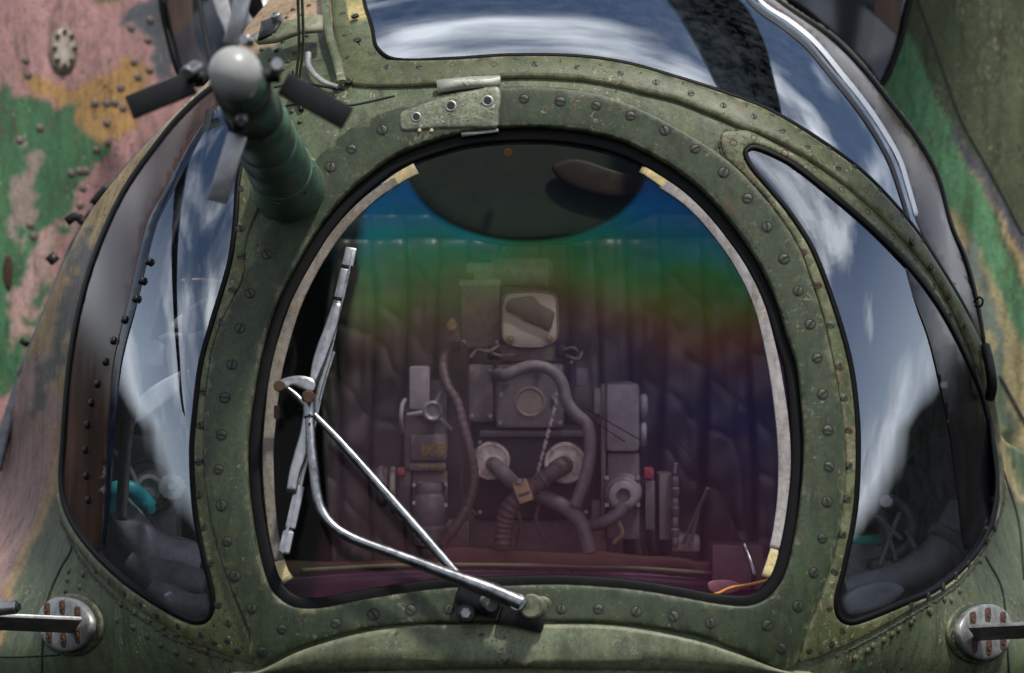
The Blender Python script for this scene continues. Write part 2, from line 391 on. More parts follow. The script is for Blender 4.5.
# ---------------------------------------------------------------- the helicopter
heli = empty('helicopter', (0, 0.4, 0.6), 'weathered green camouflaged helicopter nose with framed windshield and blister windows filling the picture', 'helicopter')

pink = (.30, .18, .16); gold = (.42, .25, .07); lgreen = (.075, .20, .085); lilac = (.30, .21, .22); cream = (.50, .40, .21)
skin_paint = blobs([GREEN,
    ([(-60,480),(62,480),(62,440),(66,374),(74,322),(87,271),(106,221),(147,152),(211,84),(262,24),(300,-60),(230,-60),(200,60),(80,200),(-60,420)], (.40,.29,.14), .2),
    ([(-60,350),(60,350),(64,470),(-60,480)], (.36,.23,.22), .7), ([(60,230),(80,228),(62,330),(28,360)], (.40,.27,.14), .8),
    ([(100,120),(190,60),(240,20),(232,80),(150,150),(110,175)], (.30,.23,.19), 1), ([(86,228),(100,228),(60,370),(30,440),(20,440),(50,340)], (.13,.12,.12), 1),
    ([(-60,380),(60,430),(58,492),(33,545),(14,590),(4,640),(-60,700)], (.36,.24,.12), .3),
    ([(-60,380),(53,430),(50,488),(24,540),(6,590),(-8,640),(-60,700)], (.33,.21,.20), .4),
    ([(240,-60),(345,-60),(345,16),(300,30),(262,52),(240,80)], (.36,.25,.16), .6),
    ([(330,-60),(372,-60),(372,20),(330,26)], (.40,.33,.15), .5),
    ([(990,430),(1080,350),(1080,560),(1015,500),(1000,470)], cream, .7),
    ([(1010,430),(1080,500),(1080,620),(1030,560)], (.10,.16,.085), .8)])
# nose skin with cut-outs for the windshield, blisters and canopy
left_sil = cr([(60,446),(61,439),(66,374),(74,322),(87,271),(106,221),(124,186),(147,152),(177,114),(211,84),(234,58),(262,24),(290,-6),(322,-40)], False, 6)
right_sil = cr([(705,-58),(745,-35),(788,1),(835,33),(868,66),(895,101),(922,137),(942,175),(955,223),(970,259),(982,308),(989,350),(996,400),(1001,432)], False, 6)
def seg2(a, b, step=10):
    a = np.array(a, float); b = np.array(b, float); n = max(1, int(np.linalg.norm(b - a) / step))
    return [tuple(a + (b - a) * i / n) for i in range(n)]
left_edge = cr([(-45,520),(-20,470),(6,425),(22,367),(46,305),(66,256),(88,214),(120,172),(152,136),(184,103),(215,72),(243,30),(275,-10),(300,-55)], False, 6)
skin_outer = np.array(seg2((-45,705),(-45,525)) + [tuple(p) for p in left_edge] + seg2((310,-64),(700,-64)) + [tuple(p) for p in right_sil]
    + seg2((1008,442),(1075,480)) + seg2((1075,480),(1075,705)) + seg2((1075,705),(-45,705)), float)
nose = panel('nose_skin', skin_outer, [offset(RING, 6), offset(LWIN, -1), offset(RWIN, -1), offset(TOPW, -1)], 0.0, .012, 1.5, M['skin'], heli, grid=4.5, paint=skin_paint)

# windshield frame
wf = panel('windshield_frame', RING, [OPEN], .015, .012, 2.2, M['frame'], heli, grid=6, wall=.04)
seal = panel('windshield_seal', offset(OPEN, -1.5), [offset(OPEN, 12)], .000, .02, 2.5, M['rubber'], heli, f=Sbase, grid=8)
PANE = offset(OPEN, 2)

# ---- coated windshield pane: a conductive interference coating tints what it mirrors
def pane_mat():
    m, t, out = nt('coated_glass')
    tc = pos(t); sx = N(t, 'ShaderNodeSeparateXYZ'); t.links.new(tc, sx.inputs[0])
    X = mth(t, 'DIVIDE', mth(t, 'ADD', sx.outputs[0], (512 - 525) * K), 260 * K)         # -1..1 across the pane
    Z = mth(t, 'DIVIDE', mth(t, 'SUBTRACT', sx.outputs[2], ZC + (336.5 - 370) * K), 240 * K)   # -1..1 up the pane
    w = mth(t, 'ADD', mth(t, 'MULTIPLY', mth(t, 'SUBTRACT', noi(t, tc, 3.2, 2), .5), .45), mth(t, 'MULTIPLY', mth(t, 'SUBTRACT', noi(t, tc, 14, 5, .6), .5), .10))
    # band coordinate: 1 at the top, falling downwards, bands rise at the left edge and sag at the right
    Bc = mth(t, 'ADD', mth(t, 'ADD', Z, mth(t, 'MULTIPLY', mth(t, 'MULTIPLY', X, X), .16)), w)
    Bc = mth(t, 'ADD', Bc, mth(t, 'MULTIPLY', mth(t, 'MAXIMUM', X, 0), .04))
    F = mth(t, 'MULTIPLY_ADD', Bc, .5, .5, clamp=True)
    # picture rows 610..130 -> F 0..1
    left = ramp(t, F, [(0, (.09,.02,.035)), (.10, (.11,.02,.045)), (.2, (.08,.035,.055)), (.34, (.085,.05,.085)), (.46, (.075,.05,.078)), (.56, (.08,.05,.055)), (.62, (.11,.08,.05)), (.69, (.09,.20,.045)), (.75, (.03,.26,.12)), (.80, (.008,.26,.34)), (.86, (.004,.17,.50)), (1, (.01,.07,.30))])
    right = ramp(t, F, [(0, (.10,.02,.05)), (.12, (.15,.02,.07)), (.26, (.11,.03,.09)), (.38, (.08,.035,.15)), (.47, (.045,.045,.22)), (.54, (.09,.04,.15)), (.61, (.19,.06,.045)), (.68, (.14,.15,.02)), (.75, (.03,.27,.06)), (.81, (.005,.24,.30)), (.88, (.004,.14,.50)), (1, (.02,.04,.22))])
    c = mixc(t, ramp(t, mth(t, 'MULTIPLY_ADD', X, .5, .5), [(.42, (0, 0, 0)), (.9, (1, 1, 1))]).outputs[0], left.outputs[0], right.outputs[0])
    c = mixc(t, 1.0, c, ramp(t, F, [(.0, (4, 3.0, 2.6)), (.15, (2.6, 2.2, 2.2)), (.5, (2.3, 2.1, 2.1)), (.66, (4.4, 4.2, 3.4)), (1, (4.2, 4.0, 3.6))]).outputs[0], 'MULTIPLY')
    # blocked reflection put into the mask: lens-shaped field on top, strip at left
    dx = mth(t, 'DIVIDE', mth(t, 'SUBTRACT', sx.outputs[0], (527 - 512) * K), 128 * K); dz = mth(t, 'DIVIDE', mth(t, 'SUBTRACT', sx.outputs[2], ZC + (336.5 - 158) * K), 84 * K)
    e = mth(t, 'ADD', mth(t, 'MULTIPLY', dx, dx), mth(t, 'MULTIPLY', dz, dz))
    em = ramp(t, e, [(.90, (.0, .0, .0)), (1.0, (1, 1, 1))]).outputs[0]
    # left limit leans with the bent curtain edge
    lf = mth(t, 'ADD', X, mth(t, 'MULTIPLY', mth(t, 'SUBTRACT', Z, .1), -.10))
    lm = ramp(t, mth(t, 'MULTIPLY_ADD', lf, .5, .5), [(.145, (0.04, 0.04, 0.04)), (.165, (1, 1, 1))]).outputs[0]
    lowcut = mth(t, 'ADD', Z, mth(t, 'MULTIPLY', X, .0))
    mask = mth(t, 'MULTIPLY', em, lm)
    smr = ramp(t, noi(t, pos(t, (3, 1, 9)), 2.2, 6, .65), [(.3, (.75, .75, .75)), (.7, (1.25, 1.25, 1.25))]).outputs[0]
    fc = mth(t, 'MULTIPLY_ADD', mth(t, 'MULTIPLY', mask, smr), .042, .0015)
    gl = N(t, 'ShaderNodeBsdfGlossy', Roughness=.16); t.links.new(c, gl.inputs['Color'])
    tr = N(t, 'ShaderNodeBsdfTransparent'); t.links.new(mixc(t, mask, (.70, .74, .62), (.98, .83, .87)), tr.inputs[0])
    mx = t.nodes.new('ShaderNodeMixShader'); t.links.new(fc, mx.inputs[0]); t.links.new(tr.outputs[0], mx.inputs[1]); t.links.new(gl.outputs[0], mx.inputs[2])
    # sharp clear-glass glint
    g2 = N(t, 'ShaderNodeBsdfGlossy', Roughness=.01); g2.inputs['Color'].default_value = (1, 1, 1, 1)
    m2 = t.nodes.new('ShaderNodeMixShader'); m2.inputs[0].default_value = .0025; t.links.new(mx.outputs[0], m2.inputs[1]); t.links.new(g2.outputs[0], m2.inputs[2])
    df = N(t, 'ShaderNodeBsdfDiffuse'); df.inputs[0].default_value = (.5, .48, .45, 1)
    sp = ramp(t, noi(t, tc, 160, 1, .5), [(.76, (0, 0, 0)), (.80, (1, 1, 1))]).outputs[0]
    m3 = t.nodes.new('ShaderNodeMixShader'); t.links.new(mth(t, 'MULTIPLY', sp, .07), m3.inputs[0]); t.links.new(m2.outputs[0], m3.inputs[1]); t.links.new(df.outputs[0], m3.inputs[2])
    t.links.new(m3.outputs[0], out.inputs[0]); return m
M['pane'] = pane_mat()
# a single flat sheet read as glass: front face only, its rim sits in the seal
pane = panel('windshield_pane', offset(OPEN, 1), [], -.006, .003, 0, M['pane'], heli, f=Sbase, grid=40)
# keep one interface: drop the pane's rear faces so the coating is met once
def front_only(o):
    bm = bmesh.new(); bm.from_mesh(o.data)
    bm.faces.ensure_lookup_table(); n = len(bm.faces); n3 = [f for f in bm.faces if len(f.verts) == 3]
    half = len(n3) // 2
    bmesh.ops.delete(bm, geom=n3[half:] + [f for f in bm.faces if len(f.verts) == 4], context='FACES')
    bm.to_mesh(o.data); bm.free()
front_only(pane)
TAPE = paint_mat('sealing_tape', (.27, .255, .27), wear_highlight=0, chips=.05, dirt=.35, warm=(.34, .25, .10), rough=.6, bump=.1)
TAPE3 = paint_mat('stained_sealing_tape', (.17, .15, .135), wear_highlight=0, chips=.1, dirt=.6, warm=(.12, .08, .03), rough=.6, bump=.1)
TAPE2 = paint_mat('yellow_sealing_tape', (.50, .40, .20), chips=.15, dirt=.3, warm=(.3, .2, .08), rough=.6, bump=.1)
for pts, w in (([(399,178),(374,195),(352,215),(332,239),(313,269),(297,301),(285,336),(276,371),(271,410),(268,450),(269,490),(273,530),(279,560)], [9,10,10,10,11,12,12,11,11,10,10]),
               ([(662,182),(690,202),(716,230),(740,264),(758,301),(770,345),(778,388),(784,440),(784,490),(779,530),(775,548)], [11,11,11,11,11,12,13,13,12,11])):
    panel('sealing_tape', ribbon(pts, w), [], -.002, .003, 1, TAPE if pts[0][0] > 500 else TAPE3, heli, f=Sbase, grid=20)
for pts in ([(384,187.5),(399,177),(416,167.5)], [(642,166.5),(652,173),(663.5,181),(680,192)], [(279,560),(283,572),(288,580)], [(776,549),(771,565),(767,577)]):
    panel('tape_end', ribbon(pts, [10.5,11.5]), [], -.0022, .003, 1, TAPE2, heli, f=Sbase, grid=20)

# ---- blister windows and canopy
M['glassL'] = canopy_glass('blister_glass_left', .30, .62, tint=(.86, .90, .94), haze=.025, rough=.03)
M['glassR'] = canopy_glass('blister_glass_right', .30, .62, tint=(.84, .88, .92), haze=.02)
M['glassT'] = canopy_glass('canopy_glass', .42, .72, tint=(.6, .65, .70), haze=.05, rough=.03)
for nm, O, mt in (('left', LWIN, 'glassL'), ('right', RWIN, 'glassR'), ('top', TOPW, 'glassT')):
    g = panel('canopy_glass' if nm == 'top' else 'side_window', O, [], .0, .004, 0, M[mt], heli, grid=5); front_only(g)
    g['label'] = {'left': 'curved left blister window mirroring white cloud', 'right': 'curved right blister window mirroring blue sky and cloud', 'top': 'domed upper canopy glass mirroring pale sky'}[nm]
    if nm == 'top': s = panel('canopy_seal', offset(O, -1.5), [offset(O, 2)], .004, .008, 1.0, M['rubber'], heli, grid=4)
    else: s = panel('window_seal', offset(O, -2.2), [offset(O, 3.2)], .005, .010, 1.4, M['rubber'], heli, grid=4)

# raised bands that carry the blisters and the canopy
CB_t = [(363,60),(394,67),(450,67),(510,63),(577,64),(627,71),(677,86),(725,103),(766,119),(812,146),(862,184),(909,235),(940,281),(963,322),(981,362),(990,400)]
canopy_band = np.concatenate([cr([(345,-50),(346,0),(355,40),(370,58),(394,63),(450,62.5),(510,59),(577,60),(627,67),(677,81),(726,97),(765,112),(812,140),(862,177),(909,228),(940,274),(964,315),(982,354),(992,400),(998,440)], False),
    cr([(994,452),(985,400),(974,364),(951,310),(929,272),(893,230),(850,190),(814,164),(777,143),(744,130),(710,115.5),(677,102.5),(643,94),(610,86),(577,81),(510,79),(435,86),(360,87),(341,78),(336,40),(328,-50)], False)])
cf = panel('canopy_frame', canopy_band, [], .010, .014, 3.5, M['canopyframe'], heli, grid=6)
# band round the right blister
RB_out = cr([(722,134),(735,131),(750,132),(777,146),(812,167),(848,193),(890,234),(926,276),(948,314),(970,366),(985,412),(996,440),(1003,470),(1001,505),(985,540),(958,580),(920,604),(868,634),(830,652),(800,661),(797,655),(814,612),(832,563),(841,510),(845,465),(842,420),(834,370),(824,322),(812,283),(798,247),(781,219),(762,195),(740,172),(724,155)])
rb = panel('window_frame', RB_out, [offset(RWIN, -2)], .005, .009, 2.2, M['canopyframe'], heli, grid=6)
LB_out = cr([(243,278),(247,240),(262,200),(268,150),(262,110),(256,78),(246,66),(236,66),(212,82),(178,113),(148,151),(126,184),(108,220),(88,270),(75,322),(67,374),(61,430),(58,490),(62,520),(84,556),(116,590),(150,616),(190,640),(230,656),(256,662),(250,636),(233,590),(218,544),(209,500),(205,450),(207,395),(217,336)])
lb = panel('window_frame', LB_out, [offset(LWIN, -2)], .005, .009, 2.2, M['canopyframe'], heli, grid=6)
# pale and dark strips painting a sky reflection along the canopy rim
panel('sky_reflection_line', ribbon([(742,-20),(764,5),(790,22),(814,42),(840,73),(864,103),(883,131),(899,160),(908,188),(916,216)], [2,4,4.5,4.5,3.5]), [], .0035, .003, .8, simple('white_reflection', (.85, .87, .90), .3, var=.08), heli, grid=8)
panel('reflection_dark_line', ribbon([(734,-16),(757,9),(783,27),(806,46),(832,77),(856,107),(875,135),(890,163),(901,195),(910,226)], [3,4,4,4,3]), [], .0025, .002, .5, M['dark'], heli, grid=8)
# cowl lip under the windshield
LIP = cr([(262,671),(300,654),(336,642),(371,635),(416,631),(458,630),(510,630),(560,630),(600,631),(648,636),(700,646),(735,657),(772,671),(700,668),(525,667),(350,668)])
lip = panel('cowl_lip', np.concatenate([cr([(232,672),(262,668),(300,651),(336,640),(371,632.5),(416,628),(458,627),(510,627),(560,626.5),(600,627),(648,632),(700,642),(735,653),(780,668),(812,672)], False), np.array([(780,670.5),(525,667),(270,670.5)], float)]), [], .022, .03, 5, M['lip'], heli, grid=8)
lip2 = panel('lower_cowl', lin([(205,676),(840,676),(840,712),(205,712)], 8), [], .016, .03, 3, M['frame'], heli, grid=12)
panel('cowl_seam', ribbon([(527,672),(527.5,690),(527,710)], 2), [], .018, .004, .4, M['slot'], heli, grid=10)
# skin seams
for pts in ([(60,448),(72,545),(60,570),(48,600),(43,640),(42,700)], [(-40,655),(10,657),(60,655)], [(985,556),(1002,590),(1008,660),(1010,700)], [(1003,470),(1018,520),(1024,580)], [(270,88),(300,84),(345,90)], [(268,110),(300,104),(345,106),(395,96)]):
    panel('skin_seam', ribbon(pts, 1.6), [], .0018, .002, .3, M['slot'], heli, grid=10)
EDGE = simple('torn_edge_sealant', (.07, .062, .045), .8, bump=.8, scale=130, col2=(.012, .010, .008))
for pts in ([(1002,468),(1003,505),(986,545),(960,583),(920,610),(868,640),(835,656)], [(60,520),(82,562),(114,597),(148,624),(190,647),(232,661)], [(724,158),(719,145),(723,134),(737,130),(752,132)]):
    C = ribbon(pts, 2.2, 2.0); C = C + np.random.normal(0, .75, C.shape)
    panel('edge_sealant', C, [], .0022, .003, .3, EDGE, heli, grid=10)

# ---------------------------------------------------------------- screws: subparts of the frame they hold
scr_cache = {}
def screw_mesh(kind):
    if kind in scr_cache: return scr_cache[kind]
    bm = bmesh.new(); r = .0072
    if kind == 'hole':
        lathe_bm(bm, (0, 0, 0), (0, -1, 0), [(-.004, r * .95), (.0002, r * .95), (.0008, r * .85), (.0006, r * .62), (-.0015, r * .5), (-.0015, 0)], 16)
        for f in bm.faces: f.material_index = 1 if max((v.co.xz.length for v in f.verts)) < r * .66 else 0
    else:
        lathe_bm(bm, (0, 0, 0), (0, -1, 0), [(-.004, r * 1.16), (.0003, r * 1.16), (.0002, r * .97)], 20)
        n0 = len(bm.faces)
        for f in bm.faces: f.material_index = 1
        lathe_bm(bm, (0, 0, 0), (0, -1, 0), [(-.004, r * .94), (.0005, r * .94), (.0010, r * .8), (.0012, r * .45), (.0012, 0)], 20)
        bm.faces.ensure_lookup_table()
        n1 = len(bm.faces); box_bm(bm, (0, -.0008, 0), (r * 1.75, .0014, r * .38), None, 0)
        bm.faces.ensure_lookup_table()
        for f in bm.faces[n1:]: f.material_index = 1
    bmesh.ops.recalc_face_normals(bm, faces=bm.faces)
    me = bpy.data.meshes.new('screw'); bm.to_mesh(me); bm.free()
    me.materials.append(M['screwrust'] if kind == 'hole' else (M['rust'] if kind == 'rusty' else M['screw'])); me.materials.append(M['slot'])
    for p in me.polygons: p.use_smooth = True
    me.set_sharp_from_angle(angle=.6)
    scr_cache[kind] = me; return me
def screws(parent, pts, h, kind='screw', size=1.0, name='screw', mixk=None):
    for (x, y) in pts:
        p, n = onS(x, y, h); k = kind
        if mixk and random.random() < mixk[1]: k = mixk[0]
        o = bpy.data.objects.new(name, screw_mesh(k)); COL.objects.link(o)
        z = (-n).normalized(); q = Vector((0, 1, 0)).rotation_difference(z)     # mesh's outward side is -y
        o.rotation_mode = 'QUATERNION'
        from mathutils import Quaternion
        o.rotation_quaternion = q @ Quaternion((0, 1, 0), random.uniform(0, 3.14))
        s = size * 1.2 * random.uniform(.9, 1.08); o.scale = (s, s, s)
        o.location = p; o.parent = parent; o.location = p - wloc(parent)
screws(wf, [(251,296),(241,331),(233,367),(226.5,400),(224,437),(221.6,471),(225,506.5),(231,542),(239,576),(255.5,608),(284.6,628.6),(265.6,650),(337,624),(374,616),(411,612),(449,611),(561,611),(598,611),(635.6,613.5),(672.7,618),(709,624),(764.5,625),(778,647),(794.5,606),(810,573),(818.7,539),(823.6,503),(826,468.4),(825.5,432.5),(821,396.6),(816,360.8),(809,327),(797,293.5),(783,261.7),(766,230),(746.6,201.5),(722.8,175.4),(694.4,152),(664,133.6),(630,119),(596,109),(560,104.6),(524,102),(382.6,133),(352,152),(331,170),(288,222),(268,257)], .0150, size=1.0)
screws(lb, [(241.5,229.6),(241,257.6),(233,291),(223,322),(213.5,356.7),(205,392),(201.6,426),(200.5,462.5),(201,495),(205,528),(212,563),(220,604.5),(230,623),(239,650),(216,642),(203,634),(180,626),(159,615),(143,604.5),(127,593),(112,581),(98,569),(243,190),(249,160),(254,126),(229,640)], .0045, size=.85)
screws(rb, [(802.6,253),(817.6,286),(830,326),(839,367.6),(843.6,399),(848,431),(848,466),(846,499.6),(841.5,535),(834,572),(828,608.6),(841,630),(830,644),(808,650)], .0045, mixk=('rusty', .4), size=.8)
screws(rb, [(868,627),(889,617),(909,606),(926,596),(941,587),(954,576),(966.5,564.7),(985,541),(993,528)], .0045, size=.85, mixk=('hole', .5))
screws(rb, [(733,143.7),(753,139),(741,167),(754,186),(772,206),(784,154),(813.5,171),(840,191),(866,213),(891,237.5),(913,262),(932,287),(948,316),(963,345),(975,372),(986,405)], .0045, 'hole', size=.85)
cfp = [(388,71),(420,71),(453,68.5),(494,68),(535,68),(577,71),(620,77),(655,86),(690,97),(722,109),(752,120),(780,134),(805,150),(835,171),(862,193),(888,219),(908,243),(927,268),(945,297),(960,326),(974,352)]
screws(cf, cfp, .0095, size=.8, mixk=('hole', .25), name='screw')
screws(cf, [(515,63),(560,65),(600,69),(640,77),(682,87),(715,98),(745,109),(770,119),(797,134),(826,152),(851,170),(876,193),(898,218),(918,243)], .0090, size=.62, name='rivet')
screws(cf, [(350,84),(349,62),(346,40),(344,18),(341,-5),(356,20),(358,44)], .0095, size=.7, name='rivet')
# domed rivets pressed into the skin: one mesh, a pattern of the skin
RIV = {}
def rivets(name, pts, r=.0065, h=.0, mat=None, par=None, f=S):
    mat = mat or M['rivet']; key = (r, mat.name)
    if key not in RIV:
        bm = bmesh.new(); lathe_bm(bm, (0, 0, 0), (0, 0, 1), [(-.002, r), (.0015, r * .97), (.0032, r * .75), (.0042, r * .4), (.0045, 0)], 14)
        bmesh.ops.recalc_face_normals(bm, faces=bm.faces); me = bpy.data.meshes.new(name); bm.to_mesh(me); bm.free(); me.materials.append(mat)
        for p in me.polygons: p.use_smooth = True
        RIV[key] = me
    for (x, y) in pts:
        p, n = onS(x, y, h, f); o = bpy.data.objects.new(name, RIV[key]); COL.objects.link(o); o.parent = par or nose
        o.rotation_euler = n.to_track_quat('Z', 'Y').to_euler(); o.location = p - wloc(o.parent)
rv = []
for a, b, n in (((84,560),(100,600),0), ((70,570),(66,590),3), ((84,575),(76,600),3), ((122,605),(205,650),7), ((118,620),(190,660),6), ((820,664),(1000,575),0), ((868,650),(960,590),7), ((854,658),(950,600),6), ((980,560),(1000,470),4)):
    for i in range(n): t = i / max(1, n - 1); rv.append((a[0] + (b[0] - a[0]) * t + random.uniform(-1, 1), a[1] + (b[1] - a[1]) * t + random.uniform(-1, 1)))
rivets('rivet', rv)
rivets('rivet', [(270 + i * 6.5, 60 - i * 9) for i in range(7)] + [(262 + i * 6.2, 50 - i * 8) for i in range(6)] + [(283 + i * 6, 70 - i * 8.5) for i in range(8)] + [(300, 95), (318, 90), (322, 100), (310, 104), (335, 96), (292, 112), (300, 122)], r=.0048)

# ---------------------------------------------------------------- mounting plate at the top of the frame
PLATE = cr([(401,117),(410,112),(440,102),(470,95),(498,91),(501,100),(499,118),(497,130),(470,131),(435,132),(410,134),(402,133)], True, 4)
pl = panel('hinge_plate', PLATE, [], .019, .012, 2.5, M['bare'], heli, grid=7)
for (x, y, r) in ((416.5,121,.0075), (451,110,.0085), (487.5,105,.0085)):
    p, n = onS(x, y, .019); o = lathe('bolt_hole', p, n, [(-.002, r * 1.25), (.0012, r * 1.2), (.0018, r), (.0006, r * .8), (.0004, r * .72)], M['alu'], pl)
    lathe('hole_core', p, n, [(-.001, r * .74), (.0014, r * .74), (.0015, 0)], M['slot'], pl)
panel('hinge_strip', np.array([(437,86),(470,82.5),(500,81.5),(501,84),(500,90),(468,93),(438,97)], float), [], .022, .010, 1.5, M['bare'], heli, grid=6)
panel('plate_foot', np.array([(461,135),(498,131),(499,134),(462,139)], float), [], .016, .008, 1, M['alu'], heli, grid=6)
for x, y in ((420, 134), (432, 134)):
    p, n = onS(x, y, .018); lathe('drip', p, n, [(-.003, .003), (.001, .0032), (.002, 0)], TAPE2, heli, 10)

# ---------------------------------------------------------------- left top fittings
def SP(x, y, h): return onS(x, y, h)[0]
tube('hose_strap', [SP(331,-6,.03), SP(330,20,.026), SP(333,45,.022), SP(340,70,.018), SP(344,88,.016)], .0085, M['green'], heli, flat=.6)
tube('hose_strap', [SP(312,62,.02), SP(313,75,.018), SP(326,88,.016), SP(340,92,.014)], .006, M['alu'], heli, flat=.6)
for dx in (0, 7):
    tube('aerial_rod', [V(297 + dx * .6, -25, -.12), V(299 + dx * .6, 40, -.04), SP(300 + dx * .5, 86, .02)], .0026, M['frame'], heli, seg=8)
cyl('rod_foot', SP(300,84,.03), SP(302,112,.004), .005, M['black'], heli)
br = panel('hinge_bracket', np.array([(296,42),(320,36),(330,37),(330,50),(308,52),(286,60),(268,62),(262,56),(280,46)], float), [], .05, .012, 1.5, M['green'], heli, grid=6)
panel('bracket_plate', np.array([(273,46),(288,37),(292,45),(287,55),(270,62)], float), [], .055, .008, 1, M['black'], heli, grid=6)
p, n = onS(289, 44, .06); lathe('hinge_bolt', p, n, [(-.03, .010), (.004, .010), (.006, .008), (.0065, .004), (.009, .003)], M['alu'], heli)

# ---------------------------------------------------------------- air data probe
pr = empty('air_data_probe', SP(286,182,0), parent=heli)
tip = V(235, 73, -.70); base = SP(290,188,-.02)
ax = (base - tip); L = ax.length
M['probe'] = paint_mat('probe_green', (.075, .155, .11), wear_highlight=.08, chips=.3, dirt=.5, rough=.38, bump=.15)
def at(s): return tip + ax * s
prof = [(L*.05, .030), (L*.09, .036), (L*.13, .036), (L*.14, .041), (L*.20, .042), (L*.21, .038), (L*.34, .042), (L*.35, .047), (L*.40, .048), (L*.41, .044), (L*.60, .050), (L*.61, .053), (L*.64, .053), (L*.65, .050), (L*.86, .056), (L*.93, .062), (L*1.0, .066)]
lathe('barrel', tip, ax, prof, M['probe'], pr, 40)
lathe('base_flange', at(.965), ax, [(0, .060), (.006, .068), (.02, .070), (.04, .070)], M['green'], pr, 40)
R = .0375
for i in range(14):
    a_ = i * 2 * math.pi / 7; x_, y_, z_ = frame_of(ax); rd_ = x_ * math.cos(a_ + (i // 7) * .3) + y_ * math.sin(a_ + (i // 7) * .3)
    s_ = .30 if i < 7 else .80; lathe('barrel_screw', at(s_) + rd_ * (.0405 if i < 7 else .053), rd_, [(-.002, .0045), (.0015, .004), (.002, 0)], M['slot'] if i % 2 else M['steel'], pr, 10)
lathe('nose_ball', tip - ax.normalized() * R, ax, [(R * (1 - math.cos(a)), R * math.sin(a)) for a in np.linspace(0.001, 2.35, 16)], M['knob'], pr, 36)
for s, r in ((.105, .040), (.27, .043), (.5, .0475), (.75, .053)):
    lathe('band', at(s), ax, [(0, r - .002), (.002, r + .002), (.010, r + .002), (.012, r - .002)], M['black'] if s < .3 else M['probe'], pr, 36)
def vane(hub, mid, end, wid, mat, Ytip):
    h = V(*hub); e = V(*end); m_ = V(*mid)
    d = (e - m_).normalized(); up = Vector((0, -1, 0)); sd = d.cross(up).normalized(); up = sd.cross(d).normalized()
    Lv = (e - m_).length; rot = Matrix((d, sd, up)).transposed()
    bm = bmesh.new(); box_bm(bm, m_ + d * Lv / 2, (Lv, wid, .008), rot, .003)
    return finish(bm, 'vane', mat, pr)
vane((205,75,-.62), (193,82,-.60), (129,108,-.60), .036, M['black'], 0)
vane((275,80,-.62), (283,83,-.60), (348,119,-.60), .036, M['black'], 0)
vane((240,120,-.50), (238,134,-.52), (217,202,-.52), .030, M['steel'], 0)
for a, b in (((205,78,-.61),(188,76,-.61)), ((262,76,-.61),(280,76,-.61)), ((240,100,-.60),(239,128,-.56))):
    cyl('vane_shaft', V(*a), V(*b), .010, M['black'], pr)
cyl('vane_counterweight', V(197,66,-.61), V(186,73,-.66), .009, M['steel'], pr); cyl('vane_counterweight', V(276,72,-.61), V(277,64,-.68), .009, M['steel'], pr)
cyl('vane_counterweight', V(243,114,-.60), V(241,121,-.66), .008, M['steel'], pr); cyl('vane_counterweight', V(250,42,-.56), V(244,39,-.58), .008, M['steel'], pr)
box('vane', V(238, 17, -.52), (.024, .008, .085), M['steel'], pr, Matrix.Rotation(.25, 3, 'Y'))

def VB(x, y, Y): return V(x, y, Y + .30 * K * (CY - y))
# ---------------------------------------------------------------- wiper
wp = empty('wiper', SP(530,612,0), parent=heli)
piv = VB(537, 613, -.03)
cyl('wiper_pivot', VB(537,611,.02), VB(531,606,-.075), .020, M['frame'], wp)
lathe('pivot_flange', VB(541,612,.0), (0, -1, .1), [(-.01, .028), (.008, .028), (.012, .024), (.014, .014)], M['frame'], wp)
cyl('pivot_cap', VB(519,603,-.085), VB(517,602.5,-.105), .0145, M['steelb'], wp)
box('cap_slot', VB(516.8,602.4,-.1058), (.016, .002, .003), M['slot'], wp, Matrix.Rotation(.5, 3, 'Y'), .0005)
box('cap_slot', VB(516.8,602.4,-.1060), (.003, .002, .016), M['slot'], wp, Matrix.Rotation(.5, 3, 'Y'), .0005)
tube('wiper_arm', [VB(522,604,-.095), VB(490,590,-.092), VB(450,575,-.09), VB(400,556,-.085), VB(352,538,-.08), VB(331,524,-.08), VB(319,503,-.078), VB(314,470,-.078), VB(311,440,-.075), VB(309,405,-.07)], .01, M['steelb'], wp, seg=14, rads=[.0155, .0135, .011, .0095, .009, .009, .0088, .0085, .008, .008])
tube('wiper_link', [VB(458,575,-.075), VB(400,509,-.072), VB(340,441,-.068), VB(308,408,-.066), VB(296,395,-.066), VB(284,386,-.065)], .0072, M['steelb'], wp, rads=[.008, .0088, .0088, .0075, .006, .0045])
box('pivot_block', VB(478, 601, -.035), (.075, .045, .030), M['black'], wp, Matrix.Rotation(.35, 3, 'Y'), .008)
box('pivot_block', VB(522, 618, -.02), (.075, .05, .030), M['black'], wp, Matrix.Rotation(.25, 3, 'Y'), .008)
cyl('pivot_bolt', VB(467,612,-.02), VB(466,613,-.075), .0155, M['black'], wp); cyl('pivot_bolt', VB(466,613,-.072), VB(465.6,613.2,-.086), .009, M['steel'], wp, seg=6)
cyl('pivot_bolt', VB(484,600,-.05), VB(492,606,-.075), .010, M['alu'], wp); cyl('pivot_pin', VB(480,586,-.09), VB(478,580,-.10), .005, M['steelb'], wp)
